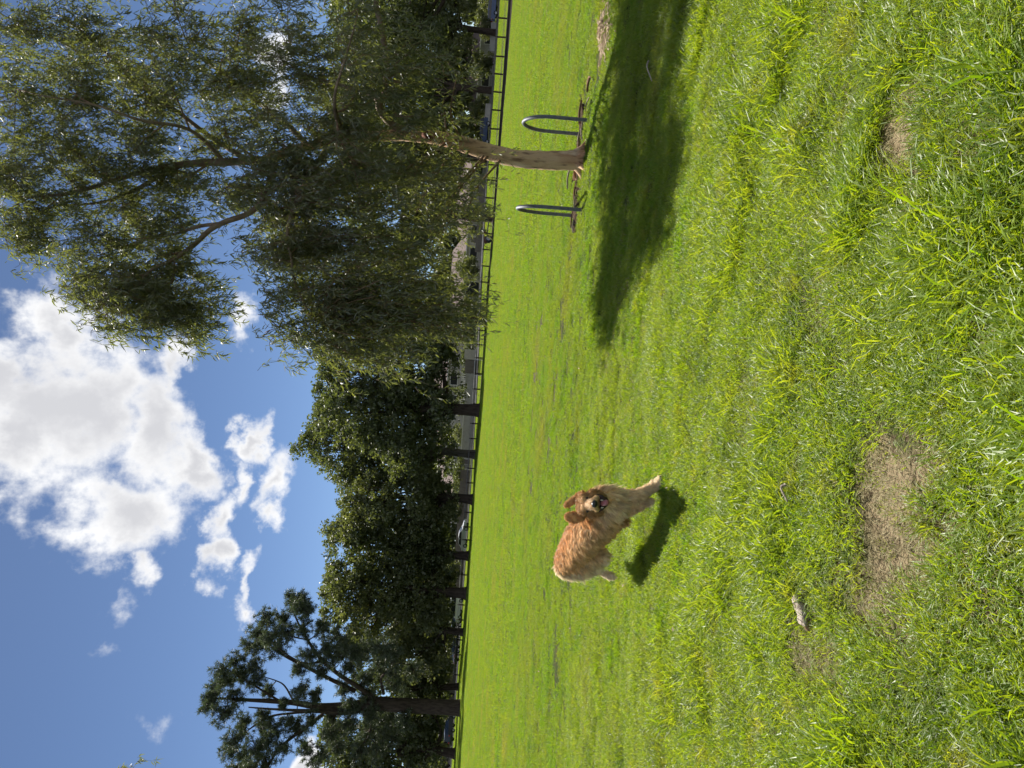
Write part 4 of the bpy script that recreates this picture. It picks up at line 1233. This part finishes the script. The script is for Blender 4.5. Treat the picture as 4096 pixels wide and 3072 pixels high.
# ------------------------------------------------------------------ pine
def Q(cx, cy):
    return 700 + cx * .5877, 2300 + cy * .5877
PD = 83.0
pb_ = P(1841, 2831, PD); pb_[2] = -.05
pine = thing('pine_tree', pb_, 'tall open pine with bare dark limbs, highest of the far trees', 'tree', 'trees at the far edge of the lawn')
pl = [
    [(1950, 905, 0, 118), (1900, 903, 0, 104), (1700, 893, 0, 96), (1500, 884, 0, 92), (1380, 878, 0, 90), (1250, 885, 0, 66), (1100, 895, .3, 52), (960, 893, .5, 44), (800, 868, .8, 36), (650, 858, 1, 30), (480, 850, 1, 22), (330, 840, 1, 14), (240, 850, 1, 8)],
    [(1330, 905, 0, 50), (1150, 938, -.5, 40), (960, 926, -1, 32), (800, 920, -1.2, 24), (650, 912, -1.3, 18), (500, 900, -1.4, 10)],
    [(1380, 860, 0, 54), (1320, 815, -.3, 46), (1230, 750, -.8, 40), (1120, 680, -1.2, 36), (1000, 580, -1.6, 30), (920, 470, -1.8, 24), (850, 350, -2, 18), (800, 240, -2, 10)],
    [(1230, 790, .6, 40), (1100, 730, .9, 36), (960, 660, 1.2, 32), (820, 590, 1.4, 26), (680, 510, 1.6, 18), (580, 420, 1.7, 10)],
    [(1010, 945, -.8, 34), (900, 1030, -1.2, 30), (790, 1110, -1.5, 26), (690, 1200, -1.7, 20), (630, 1310, -1.8, 14), (560, 1400, -2, 8)],
    [(960, 928, -1, 22), (800, 940, 0, 20), (640, 965, .6, 17), (520, 1040, 1, 13), (430, 1110, 1.2, 8)],
    [(720, 862, .8, 20), (600, 790, .4, 17), (520, 740, .2, 14), (430, 690, 0, 11), (340, 630, 0, 6)],
    [(810, 866, .8, 18), (750, 760, 2, 15), (690, 720, 2.6, 12), (560, 680, 3, 7)],
    [(1420, 810, -.4, 30), (1405, 700, -1, 24), (1480, 640, -1.5, 18), (1570, 570, -2, 10)],
    [(1350, 910, .2, 30), (1340, 1010, .8, 24), (1300, 1120, 1.2, 18), (1200, 1240, 1.5, 10)],
    [(1090, 945, .2, 24), (1050, 1100, 1.5, 20), (980, 1260, 2.2, 14), (900, 1400, 2.6, 8)],
    [(1000, 590, -1.6, 20), (880, 600, -2.2, 16), (760, 540, -2.6, 12), (660, 460, -2.8, 7)],
    [(900, 440, -1.8, 14), (800, 420, -1.4, 12), (690, 380, -1.2, 8), (600, 330, -1, 5)],
]
pnodes = []
for i, L in enumerate(pl):
    q = catmull(np.array([[*P(*Q(a, b), PD + dd), w * (.5 if i == 0 else .38) * .5877 * PD / FPX] for (a, b, dd, w) in L]), 5)
    pnodes.append(q)
    b = MB(); b.tube(q[:, :3], q[:, 3], 10 if i == 0 else 6)
    b.build('trunk' if i == 0 else 'limb', dark_bark_m, pine, True)
pnodes = np.concatenate(pnodes)
pblobs = [(230, 880, 55), (280, 780, 60), (250, 830, 50), (320, 660, 60), (410, 600, 60), (360, 720, 60), (330, 940, 70), (410, 860, 60), (400, 1110, 60), (370, 1200, 60), (470, 1250, 70), (560, 1190, 70), (470, 1020, 70),
          (600, 960, 50), (540, 620, 65), (450, 690, 55), (560, 400, 65), (510, 500, 70), (620, 310, 60), (600, 470, 55), (740, 290, 60), (660, 420, 55), (790, 170, 50), (850, 150, 40), (900, 240, 55), (860, 200, 50), (760, 390, 60),
          (880, 360, 60), (700, 490, 60), (560, 720, 60), (640, 800, 40), (870, 790, 60), (1000, 640, 60), (900, 560, 65), (840, 640, 45), (1040, 510, 80), (1120, 560, 80), (850, 1050, 60), (930, 990, 50), (780, 1010, 50),
          (680, 1060, 60), (620, 1150, 55), (730, 1180, 55), (520, 1330, 70), (620, 1300, 60), (420, 1330, 60), (960, 830, 45), (1180, 500, 70), (1100, 420, 70), (1060, 1080, 60), (960, 1250, 70), (1200, 620, 60),
          (1250, 540, 70), (1320, 480, 70), (1060, 960, 40), (1200, 900, 60), (1180, 1000, 60), (1300, 1080, 70), (1100, 1180, 70), (1400, 620, 60), (1500, 560, 60), (1300, 700, 50), (880, 1180, 50), (1000, 360, 50), (600, 1040, 50), (1250, 1200, 80), (1400, 1000, 60), (740, 880, 25), (1300, 820, 60), (1150, 780, 55), (1460, 960, 70), (1560, 830, 60), (1380, 1180, 80), (1500, 1100, 70), (1500, 720, 60), (1620, 640, 60), (1420, 500, 70), (1560, 1000, 60), (1340, 960, 55)]
r = np.random.default_rng(5)
nb = MB(); tb = MB()
for (a, b, rad) in pblobs:
    x, y = Q(a, b)
    c0 = P(x, y, PD)
    j = pnodes[np.argmin(np.linalg.norm((pnodes[:, :3] - c0) * np.array([1, .15, 1]), axis=1))]
    c = P(x, y, j[1] + r.normal(0, 1.3))
    rm = rad * .5877 * PD / FPX
    w = catmull(np.array([j[:3], (j[:3] + c) / 2 + r.normal(0, .2, 3), c]), 4)
    tb.tube(w, np.linspace(.07, .03, len(w)), 4, False)
    for k in range(int(20 + rad * .45)):
        h = c + unit(r.normal(size=3)) * rm * r.uniform(.3, 1.45) * np.array([1, 1, .9])
        tb.tube(catmull(np.array([c, (c + h) / 2 + r.normal(0, .1, 3), h]), 2), .02, 3, False)
        n = 40                       # a brush of needles
        u = unit(r.normal(size=(n, 3)) + np.array([0, 0, .35]))
        ln = r.uniform(.22, .5, n)[:, None]
        s = unit(np.cross(u, r.normal(size=(n, 3)))) * .032
        st = h + u * .04 + r.normal(0, .10, (n, 3))
        v = np.stack([st - s, st + s, st + u * ln], 1).reshape(-1, 3)
        nb.add(v, np.arange(n * 3).reshape(-1, 3), tint=np.repeat(np.clip(r.normal(.35, .3, n), 0, 1), 3))
tag(tb.build('twigs', dark_bark_m, pine), kind='stuff')
tag(nb.build('crown', pine_m, pine), kind='stuff')

# branch of a second gum reaching in at the far left
lg_d = 15.0
lb_ = np.array([-12.2, 16.0, 0])
lgum = thing('eucalyptus_tree', lb_, 'gum tree beyond the left edge, a few leaf tips showing high up', 'tree')
def inv(p):
    d = np.asarray(p) - np.array([0, 0, EYE]); k = FPX / (d @ F)
    a, b = (d @ R0) * k, (d @ U0) * k
    return 2048 + sr_ * a - cr_ * b, 1536 - cr_ * a - sr_ * b
def pt(x, y, z, w):
    a, b = inv((x, y, z)); return (a, b, y, w)
gum_tree(lgum, [[pt(-12.2, 16, -.1, 90), pt(-12.1, 16, 1.5, 70), pt(-11.8, 16, 3.5, 56), pt(-11.4, 15.8, 5.5, 44), pt(-11.2, 15.6, 7.5, 30)],
                [pt(-11.4, 15.8, 5.6, 26), pt(-10.6, 15.4, 7, 18), pt(-9.6, 15.2, 8.2, 12), pt(-9.0, 15.1, 8.9, 7)]],
         [(530, 3060, 60, 36, 15.1, .4, 16, .3), (420, 3200, 150, 120, 15.3, .8, 60, .4), (350, 3420, 200, 180, 15.6, 1.0, 80, .4), (800, 3500, 220, 180, 15.8, 1.0, 90, .45), (500, 3650, 200, 180, 16, 1, 80, .4)], seed=31)

# distant wood behind the houses, read as one mass
r = np.random.default_rng(77)
dw = MB()
for k in range(64):
    a = -125 + k * 4.0 + r.uniform(-1.5, 1.5)
    hgt = r.uniform(9, 15); yy = 168 + r.uniform(-6, 14) - .2 * a
    c = np.array([a, yy, hgt * .5])
    nc = 260
    u = unit(r.normal(size=(nc, 3))) * r.uniform(.55, 1.05, (nc, 1))
    cc = c + u * np.array([4.2, 3.5, hgt * .52])
    pp = np.repeat(cc, 5, axis=0) + r.normal(0, .55, (nc * 5, 3))
    v, f = cards(pp, np.full(len(pp), 1.0), r)
    dw.add(v, f, tint=np.repeat(np.clip(r.normal(.4, .3, len(pp)), 0, 1), 4))
tag(dw.build('distant_wood', elm_m), 'dark mass of distant trees behind the houses', 'trees', kind='stuff')

# ------------------------------------------------------------------ fence, bollards
post_m = mat('dark_timber', (0.06, 0.045, 0.035), .9, .2, bump=(12, .5, (1, 1, .2)))
rail_m = mat('pipe_rail', (0.55, 0.54, 0.52), .35, .5, metal=.6)
def on_fence(py):
    # where the line of the fence crosses the sight line of photograph column y
    lo, hi = 60.0, 120.0
    for _ in range(40):
        mdl = (lo + hi) / 2
        hz = 1873 - .068 * (py - 1536)
        p = P(hz + 45, py, mdl)
        if p[1] < fence_y(p[0]): lo = mdl
        else: hi = mdl
    return p[0], fence_y(p[0])
def post_mesh(h, r_):
    b = MB(); b.lathe((0, 0, 0), (0, 0, 1), [(-.1, r_), (h - .06, r_), (h - .02, r_ * .85), (h, r_ * .4), (h + .002, .001)], 9)
    return b
bol = post_mesh(1.12, .095).mesh('bollard', post_m)
bys = [-2, 73, 149, 226, 297, 369, 441, 516, 590, 660, 722, 792, 935]
for k, py in enumerate(bys):
    x, y = on_fence(py)
    o = bpy.data.objects.new('bollard', bol); COL.objects.link(o)
    o.location = (x, y, float(gz(x, y)))
    o.rotation_euler = (R(random.uniform(-1.5, 1.5)), R(random.uniform(-1.5, 1.5)), random.random() * 6)
    tag(o, '%s dark timber bollard counted from the right edge of the far lawn' % ORD[k], 'bollard', 'bollards along the far edge')
fys = [999, 1065, 1129, 1199, 1262, 1322, 1380, 1432, 1495, 1557, 1617, 1695, 1755, 1811, 1874, 1932, 1990, 2050, 2108, 2160, 2240, 2300, 2352, 2420, 2480, 2560, 2620, 2700]
fx = [on_fence(v) for v in fys]
fe = thing('post_and_rail_fence', (*fx[0], 0), 'dark post fence with a pale pipe rail along the far lawn', 'fence')
pm = post_mesh(1.02, .085).mesh('post', post_m)
for (x, y) in fx:
    o = bpy.data.objects.new('post', pm); COL.objects.link(o); o.parent = fe
    o.location = (x - fx[0][0], y - fx[0][1], float(gz(x, y)))
for i in range(len(fx) - 1):
    a = np.array([*fx[i], .9]); c = np.array([*fx[i + 1], .9])
    b = MB(); off = np.array([0, -.11, 0]); b.tube([a + off, c + off], .034, 7)
    b.build('rail', rail_m, fe, True)

# ------------------------------------------------------------------ bench, old machine
white_m = mat('white_paint', (0.75, 0.74, 0.71), .5, .4, noise=[(8, (0.6, 0.58, 0.54), .5, .7, U1)])
slat_m = mat('dark_slat', (0.05, 0.042, 0.036), .7, .3)
bx, by = on_fence(1472); by -= 1.2
bench = thing('park_bench', (bx, by, 0), 'slatted dark bench with pale top edge at the left end of the soil strip coloured as shade', 'bench')
ang = math.atan(-.22)
ca_, sa_ = math.cos(ang), math.sin(ang)
def bl(x, y, z): return np.array([bx + x * ca_ - y * sa_, by + x * sa_ + y * ca_, z])
for k in range(6):
    b = MB(); b.box(bl(0, 0, .25 + k * .115), (1.95, .035, .075), ang); b.build('back_slat', slat_m, bench)
b = MB(); b.box(bl(0, 0, .96), (2.05, .06, .055), ang); b.build('top_rail', white_m, bench)
for k in range(4):
    b = MB(); b.box(bl(0, .12 + k * .11, .45), (1.95, .085, .035), ang); b.build('seat_slat', slat_m, bench)
for s in (-1, 1):
    b = MB(); b.box(bl(s * 1.0, 0, .47), (.06, .06, .94), ang); b.build('back_leg', white_m, bench)
    b = MB(); b.box(bl(s * 1.0, .48, .21), (.06, .06, .42), ang); b.build('front_leg', slat_m, bench)
    b = MB(); b.box(bl(s * 1.0, .27, .415), (.05, .42, .05), ang); b.build('seat_support', slat_m, bench)
mc_ = P(1966, 957, 85.5); mc_[2] = 0
mach = thing('old_farm_machine', mc_, 'small rusty wheeled machine with a long low drawbar by the far fence', 'machine')
rust_m = mat('rusty_iron', (0.13, 0.055, 0.035), .85, .2, noise=[(8, (0.07, 0.04, 0.03), .4, .7, U1)])
iron_m = mat('dark_iron', (0.04, 0.042, 0.045), .6, .4)
hub_m = mat('pale_hub', (0.42, 0.40, 0.37), .6, .3)
def wheel(c, r_, w, parent, tyre_m, rim_m, axis=(0, 1, 0)):
    b = MB(); b.lathe(c, axis, [(-w / 2, r_ * .62), (-w / 2, r_ * .93), (-w * .3, r_), (w * .3, r_), (w / 2, r_ * .93), (w / 2, r_ * .62)], 22)
    wo_ = b.build('wheel', tyre_m, parent, True)
    b = MB(); b.lathe(c, axis, [(-w * .40, .001), (-w * .46, r_ * .16), (-w * .34, r_ * .22), (-w * .36, r_ * .60), (-w * .46, r_ * .64), (w * .46, r_ * .64), (w * .34, r_ * .3), (w * .4, .001)], 22)
    b.build('rim', rim_m, wo_, True)
wheel(mc_ + [0, -.45, .40], .40, .16, mach, iron_m, hub_m)
wheel(mc_ + [0, .45, .40], .40, .16, mach, iron_m, hub_m)
b = MB(); b.tube([mc_ + [0, -.45, .4], mc_ + [0, .45, .4]], .04, 8); b.build('axle', iron_m, mach)
b = MB(); b.box(mc_ + [-.15, 0, .72], (.75, .55, .36)); b.box(mc_ + [-.1, 0, .50], (.5, .4, .12)); b.build('gear_case', rust_m, mach)
b = MB(); b.tube(catmull(np.array([mc_ + [.1, 0, .62], mc_ + [.9, 0, .58], mc_ + [1.9, 0, .52], mc_ + [2.2, 0, .45]]), 4), .065, 8); b.build('drawbar', iron_m, mach, True)
b = MB(); b.tube([mc_ + [1.55, 0, .56], mc_ + [1.55, 0, -.02]], .05, 7); b.build('prop_leg', iron_m, mach)
b = MB(); b.box(mc_ + [.75, 0, .86], (.5, .5, .26)); b.tube([mc_ + [.75, 0, .74], mc_ + [.75, 0, .58]], .06, 6); b.build('hopper', rust_m, mach)
b = MB(); b.tube(catmull(np.array([mc_ + [-.45, 0, .7], mc_ + [-.8, 0, .78], mc_ + [-1.0, 0, .55]]), 4), .04, 7); b.box(mc_ + [-1.02, 0, .50], (.34, .4, .06)); b.box(mc_ + [-1.05, 0, .24], (.06, .06, .5)); b.build('seat', rust_m, mach)

# ------------------------------------------------------------------ cars
glass_m = mat('car_glass', (0.015, 0.018, 0.02), .08, .6)
tyre_m = mat('tyre', (0.018, 0.018, 0.018), .9, .2)
alloy_m = mat('alloy', (0.45, 0.45, 0.46), .35, .5, metal=.8)
lamp_r = mat('tail_lamp', (0.35, 0.015, 0.012), .25, .5)
lamp_w = mat('head_lamp', (0.75, 0.76, 0.78), .15, .5)
def car(c, ang, paint, label, shape='sedan', flip=1):
    t = thing('parked_car', c, label, 'car', 'cars parked along the far road')
    ca, sa = math.cos(ang), math.sin(ang)
    def T(v):
        v = np.asarray(v, float).reshape(-1, 3) * np.array([flip, 1, 1])
        return np.stack([c[0] + v[:, 0] * ca - v[:, 1] * sa, c[1] + v[:, 0] * sa + v[:, 1] * ca, c[2] + v[:, 2]], 1)
    if shape == 'sedan':
        low = [(-2.25, .35), (-2.3, .6), (-2.22, .88), (-1.5, .96), (1.0, .95), (2.0, .80), (2.28, .62), (2.28, .35)]
        top = [(-1.85, .93), (-1.15, 1.38), (-.3, 1.45), (.45, 1.38), (1.25, .93)]
    elif shape == 'wagon':
        low = [(-2.25, .38), (-2.3, .65), (-2.25, .98), (-1.5, 1.0), (1.0, 1.0), (2.0, .88), (2.25, .65), (2.25, .38)]
        top = [(-2.2, .98), (-2.05, 1.52), (-.6, 1.60), (.5, 1.50), (1.25, .98)]
    else:   # van
        low = [(-2.4, .40), (-2.45, .7), (-2.42, 1.1), (-1.5, 1.12), (1.3, 1.12), (2.2, 1.0), (2.4, .7), (2.4, .40)]
        top = [(-2.40, 1.10), (-2.35, 1.9), (-1, 1.98), (.9, 1.92), (1.75, 1.10)]
    def prism(prof, hw0, hw1, name, mm, zb):
        n = len(prof)
        b = MB()
        z = np.array([p[1] for p in prof]); zn = (z - z.min()) / (z.max() - z.min() + 1e-6)
        hw = hw0 + (hw1 - hw0) * zn
        l = np.array([[p[0], -h, p[1]] for p, h in zip(prof, hw)]); rr = l * np.array([1, -1, 1])
        b.add(T(np.concatenate([l, rr, [[np.mean([p[0] for p in prof]), -np.mean(hw), z.mean()], [np.mean([p[0] for p in prof]), np.mean(hw), z.mean()]]])),
              [[i, (i + 1) % n, (i + 1) % n + n, i + n] for i in range(n)])
        b.add(np.zeros((0, 3)), np.array([[i - b.n, (i + 1) % n - b.n, 2 * n - b.n] for i in range(n)] + [[i + n - b.n, 2 * n + 1 - b.n, (i + 1) % n + n - b.n] for i in range(n)]))
        return b.build(name, mm, t)
    prism(low, .88, .84, 'body', paint, 0)
    prism(top, .80, .62, 'cabin', paint, 0)
    # windows: dark panes a little proud of the cabin sides, screens at the ends
    zt = top[2][1]; zb = top[0][1]
    for s in (-1, 1):
        for (x0, x1) in ((top[1][0] - .15, (top[2][0] + top[1][0]) / 2 + .35), ((top[2][0] + top[1][0]) / 2 + .42, top[3][0] + .3)):
            z0, z1 = zb + .06, zt - .12
            h0 = .80 + (.62 - .80) * (z0 - zb) / (zt - zb) + .012; h1 = .80 + (.62 - .80) * (z1 - zb) / (zt - zb) + .012
            b = MB()
            o = [[x0 - .15, s * h0, z0], [x1 + .12, s * h0, z0], [x1 - .1, s * h1, z1], [x0 + .1, s * h1, z1]]
            i_ = [[p[0], p[1] - s * .03, p[2]] for p in o]
            b.add(T(o + i_), [[0, 1, 2, 3], [4, 7, 6, 5], [0, 4, 5, 1], [2, 6, 7, 3], [1, 5, 6, 2], [0, 3, 7, 4]])
            b.build('side_window', glass_m, t)
    for (p, q, nm) in ((top[3], top[4], 'windscreen'), (top[1], top[0], 'rear_window')):
        b = MB(); dn = np.array([.02 if nm == 'windscreen' else -.02, 0, .012])
        f0, f1 = .12, .88
        a1 = np.array([p[0] + (q[0] - p[0]) * f0, 0, p[1] + (q[1] - p[1]) * f0]) + dn; a2 = np.array([p[0] + (q[0] - p[0]) * f1, 0, p[1] + (q[1] - p[1]) * f1]) + dn
        o = [a1 + [0, -.56, 0], a1 + [0, .56, 0], a2 + [0, .68, 0], a2 + [0, -.68, 0]]
        i_ = [v - dn * 1.6 for v in o]
        b.add(T(o + i_), [[0, 1, 2, 3], [4, 7, 6, 5], [0, 4, 5, 1], [2, 6, 7, 3], [1, 5, 6, 2], [0, 3, 7, 4]])
        b.build(nm, glass_m, t)
    for x in (-1.4, 1.4):
        for s in (-1, 1):
            wc = T([x, s * .80, .33])[0]
            wheel(wc, .33, .2, t, tyre_m, alloy_m, axis=(-sa * 1.0 * 1, ca, 0))
    for s in (-1, 1):
        b = MB(); v = T([low[-2][0] + .0, s * .66, low[-2][1] + .05])[0]; b.box(v, (.1, .32, .14), ang); b.build('headlight', lamp_w, t)
        b = MB(); v = T([low[1][0] - .0, s * .68, low[1][1] + .18])[0]; b.box(v, (.1, .26, .2), ang); b.build('tail_light', lamp_r, t)
        b = MB(); v = T([1.0, s * .98, 1.0])[0]; b.box(v, (.16, .2, .13), ang); b.build('mirror', paint, t)
def paint(n, c, metal=.0): return mat(n, c, .28, .5, metal=metal)
silver, blue, navy, whitep, blackp = paint('silver_paint', (.55, .56, .57), .5), paint('blue_paint', (.05, .08, .18)), paint('navy_paint', (.03, .045, .11)), paint('white_car_paint', (.78, .78, .77)), paint('black_paint', (.02, .021, .024))
def road_pos(px, py, d):
    p = P(px, py, d); p[2] = float(gz(p[0], p[1])) + .03
    return p
ra = math.atan(-.22)
car(road_pos(1860, 2140, 112), ra, silver, 'silver sedan parked behind the fence between two dark trunks', 'sedan')
car(road_pos(1850, 2425, 114), ra, whitep, 'white van just left of a thick straight trunk', 'van', -1)
car(road_pos(1975, 18, 114), ra, blue, 'blue car with red tail light at the far right edge', 'wagon')
car(road_pos(1945, 532, 117), ra, navy, 'navy blue car beyond the bollards right of the gum trunk', 'wagon', -1)
car(road_pos(1838, 2494, 116), ra + R(80), blackp, 'black car seen end on left of the white van', 'wagon')
car(road_pos(1830, 2597, 115), ra + R(80), blackp, 'black car seen end on close right of the pine', 'sedan')
car(road_pos(1815, 2912, 112), ra + R(85), blackp, 'dark car in the shade left of the pine trunk', 'wagon')

# ------------------------------------------------------------------ houses, walls and shrubs across the road
render_m = mat('pale_render', (0.42, 0.405, 0.38), .9, .2, noise=[(2, (0.34, 0.325, 0.30), .45, .7, U1)])
cream_m = mat('cream_wall', (0.50, 0.47, 0.42), .9, .2, noise=[(2, (0.42, 0.39, 0.35), .45, .7, U1)])
board_m = mat('grey_brown_board', (0.20, 0.175, 0.16), .9, .2, noise=[(10, (0.14, 0.12, 0.105), .45, .7, (1, 1, .1))])
tile_m = mat('roof_tile', (0.17, 0.13, 0.12), .9, .2, bump=(4, .6, (1, 6, 1)))
void_m = mat('dark_opening', (0.02, 0.02, 0.022), .4, .4)
def wall_run(name, p0, p1, dist0, dist1, z1, material, label, cat, thick=.25, cope=None, slots=0):
    a = P(*p0, dist0); c = P(*p1, dist1)
    a[2] = float(gz(a[0], a[1])); c[2] = float(gz(c[0], c[1]))
    z0 = min(a[2], c[2]) - .3
    mid = (a + c) / 2; L = np.linalg.norm((c - a)[:2]); an = math.atan2(c[1] - a[1], c[0] - a[0])
    t = thing(name, (mid[0], mid[1], z0), label, cat)
    n = max(1, round(L / 3.0))
    for k in range(n):
        q = a + (c - a) * ((k + .5) / n)
        b = MB(); b.box((q[0], q[1], (z0 + z1) / 2), (L / n - .03, thick, z1 - z0), an); b.build('panel', material, t)
    b = MB(); b.box((mid[0], mid[1], (z0 + z1) / 2), (L, thick * .7, z1 - z0 - .04), an); b.build('core', material, t)
    if cope:
        b = MB(); b.box((mid[0], mid[1], z1 + .05), (L + .1, thick + .14, .12), an); b.build('coping', cope, t)
    if slots:
        for k in range(slots):
            q = a + (c - a) * ((k + .5) / slots)
            b = MB(); b.box((q[0], q[1], z1 + .36), (.14, .14, .56), an); b.build('baluster', white_m, t)
        b = MB(); b.box((mid[0], mid[1], z1 + .70), (L + .1, thick + .1, .12), an); b.build('handrail', white_m, t)
    return t
wall_run('garden_wall', (1890, 1495), (1885, 1640), 124, 125, 2.05, render_m, 'pale garden wall with balusters right of the thickest trunk', 'wall', cope=render_m, slots=16)
wall_run('garden_wall', (1882, 1655), (1878, 1800), 125, 126, 2.0, render_m, 'plain pale garden wall left of the thickest trunk', 'wall', cope=white_m)
wall_run('board_fence', (1895, 1440), (1892, 1494), 124.3, 124.2, 2.35, board_m, 'grey brown board fence joining the pale walls', 'fence')
wall_run('garden_wall', (1905, 1400), (1898, 1439), 124, 124.2, 2.6, cream_m, 'tall white wall end showing at the gum tips', 'wall')
wall_run('garden_wall', (1965, 90), (1955, 205), 128, 129, 1.9, render_m, 'grey wall with a dark gate just left of the blue car', 'wall')
wall_run('garden_wall', (1950, 415), (1945, 490), 128, 128, 1.9, cream_m, 'pale wall right of the navy car', 'wall')
wall_run('board_fence', (1935, 700), (1925, 1010), 128, 129, 2.0, board_m, 'shaded grey fence behind the old machine', 'fence')
wall_run('board_fence', (1850, 1880), (1842, 2350), 132, 134, 1.9, board_m, 'shaded fence behind the silver car', 'fence')
wall_run('board_fence', (1830, 2420), (1800, 3200), 133, 138, 1.8, board_m, 'long shaded fence behind the pine', 'fence')
def house(px, py, dist, w, dpt, h, roof_h, label, wall_mat, wins, ang=ra, awn=None):
    c = P(px, py, dist); c[2] = float(gz(c[0], c[1])) - .2
    t = thing('house', c, label, 'house')
    ca, sa = math.cos(ang), math.sin(ang)
    def T(x, y, z): return np.array([c[0] + x * ca - y * sa, c[1] + x * sa + y * ca, c[2] + z])
    b = MB(); b.box(T(0, dpt / 2, h / 2), (w, dpt, h), ang); b.build('wall', wall_mat, t)
    b = MB(); e = .5
    v = [T(-w / 2 - e, -e, h - .05), T(w / 2 + e, -e, h - .05), T(w / 2 + e, dpt + e, h - .05), T(-w / 2 - e, dpt + e, h - .05), T(-w / 2 + dpt * .4, dpt / 2, h + roof_h), T(w / 2 - dpt * .4, dpt / 2, h + roof_h)]
    b.add(v, [[0, 1, 5, 4], [2, 3, 4, 5], [3, 2, 1, 0]]); b.add(np.zeros((0, 3)), np.array([[1 - 6, 2 - 6, 5 - 6], [3 - 6, 0 - 6, 4 - 6]]))
    b.build('roof', tile_m, t)
    b = MB(); b.box(T(0, -e - .06, h - .12), (w + 2 * e, .12, .22), ang); b.build('fascia', white_m, t)
    for (x, z, ww, hh, kind) in wins:
        b = MB(); b.box(T(x, -.02, z), (ww, .1, hh), ang); f = b.build('door' if kind == 'd' else 'window', void_m if kind != 'd' else board_m, t)
        b = MB()
        for s in (-1, 1):
            b.box(T(x + s * (ww / 2 + .05), -.04, z), (.1, .16, hh + .2), ang)
        b.box(T(x, -.04, z + hh / 2 + .05), (ww - .02, .15, .1), ang); b.box(T(x, -.07, z - hh / 2 - .05), (ww + .3, .2, .1), ang)
        b.build('frame', white_m, f)
house(1880, 1120, 138, 17, 9, 3.1, 2.6, 'single storey house with dark carport openings behind the rail', cream_m,
      [(-6, 1.35, 3.2, 2.4, 'o'), (-1.8, 1.35, 3.0, 2.4, 'o'), (2.2, 1.6, 1.6, 1.3, 'w'), (5.2, 1.6, 1.8, 1.3, 'w'), (7.5, 1.25, 1.0, 2.1, 'd')])
house(1870, 1560, 142, 16, 10, 5.6, 2.6, 'two storey pale house behind the garden wall and the thickest trunk', cream_m,
      [(-5.5, 4.2, 1.4, 1.3, 'w'), (-2, 4.2, 1.4, 1.3, 'w'), (2, 4.2, 2.2, 1.3, 'w'), (5.6, 4.2, 1.4, 1.3, 'w'), (-4, 1.6, 2.0, 1.4, 'w'), (3, 1.6, 2.0, 1.4, 'w')])
house(1865, 1800, 145, 11, 9, 5.2, 2.4, 'pale house with dark upper windows left of the thickest trunk', render_m,
      [(3.6, 3.9, 1.6, 1.3, 'w'), (.8, 3.9, 1.6, 1.3, 'w'), (-3, 3.9, 1.5, 1.3, 'w'), (2.6, 1.5, 2, 1.4, 'w'), (-2.4, 1.2, 1.0, 2.1, 'd')])
house(1840, 1985, 146, 12, 9, 3.2, 2.6, 'low house in deep shade right of the silver car', render_m, [(-3.2, 1.6, 2.0, 1.4, 'w'), (0.5, 1.2, 1.0, 2.1, 'd'), (3.6, 1.6, 2.0, 1.4, 'w')])
house(1935, 280, 146, 18, 10, 3.2, 2.8, 'shaded house behind the bollards at the far right', render_m, [(-6, 1.6, 2.0, 1.4, 'w'), (-2, 1.6, 2.0, 1.4, 'w'), (2, 1.2, 1.0, 2.1, 'd'), (6, 1.6, 2.2, 1.4, 'w')])
house(1915, 800, 146, 18, 10, 3.2, 2.8, 'shaded house behind the old machine', render_m, [(-6, 1.6, 2.0, 1.4, 'w'), (-2, 1.6, 2.0, 1.4, 'w'), (2, 1.2, 1.0, 2.1, 'd'), (6, 1.6, 2.2, 1.4, 'w')])
def shrub(px, py, dist, w, h, label, material, seed, size=.24):
    r = np.random.default_rng(seed)
    c = P(px, py, dist); c[2] = float(gz(c[0], c[1]))
    t = thing('shrub', c, label, 'shrub', 'shrubs across the far road')
    b = MB()
    for k in range(5):
        a = r.uniform(0, 6.28); e = c + np.array([math.cos(a) * w * .25, math.sin(a) * w * .2, h * .6])
        b.tube(catmull(np.array([c - [0, 0, .1], (c + e) / 2 + r.normal(0, .1, 3), e]), 3), np.linspace(.07, .02, 7), 5, False)
    b.build('stem', dark_bark_m, t)
    lobes = [(c + np.array([r.uniform(-.35, .35) * w, r.uniform(-.3, .3) * w, h * r.uniform(.35, .75)]), (w * .33, w * .3, h * .32)) for _ in range(6)]
    lobes_crown(t, lobes, material, r, size, 1.6, 10)
SH = [(1830, 1255, 'dense shrub behind the left tips of the gum'), (1845, 1075, 'dark shrub under the carport roof line of the low house'), (1830, 1420, 'shrub over the tall white wall end'), (1820, 1600, 'shrub above the baluster wall'), (1825, 1730, 'shrub above the plain pale wall'),
      (1810, 1900, 'pale flowered shrub left of the plain wall'), (1800, 2060, 'shaded shrub at the nose of the silver car'), (1790, 2290, 'shrub between the silver car and the thick straight trunk'), (1770, 2450, 'yellowish shrub above the white van'),
      (1760, 2560, 'grey green shrub right of the slender dark trunk'), (1750, 2660, 'feathery grey shrub right of the pine'), (1745, 2775, 'olive shrub touching the pine trunk'), (1740, 2890, 'dim shrub behind the dark car'), (1735, 2960, 'brown leaved shrub left of the dark car'), (1735, 3060, 'leftmost shrub under the dark trees'),
      (1880, 600, 'lit shrub behind the navy car'), (1900, 440, 'shrub over the pale wall right of the navy car'), (1900, 250, 'dark rounded shrub left of the grey wall'), (1890, 120, 'shrub over the grey wall'), (1900, 20, 'shrub behind the blue car')]
for k, (px, py, lab) in enumerate(SH):
    rs = random.Random(k)
    shrub(px, py, 130 + rs.uniform(-1, 6), rs.uniform(4.0, 6.0), rs.uniform(2.8, 4.6), lab, [hedge_m, elm2_m, elm_m][k % 3], 60 + k)
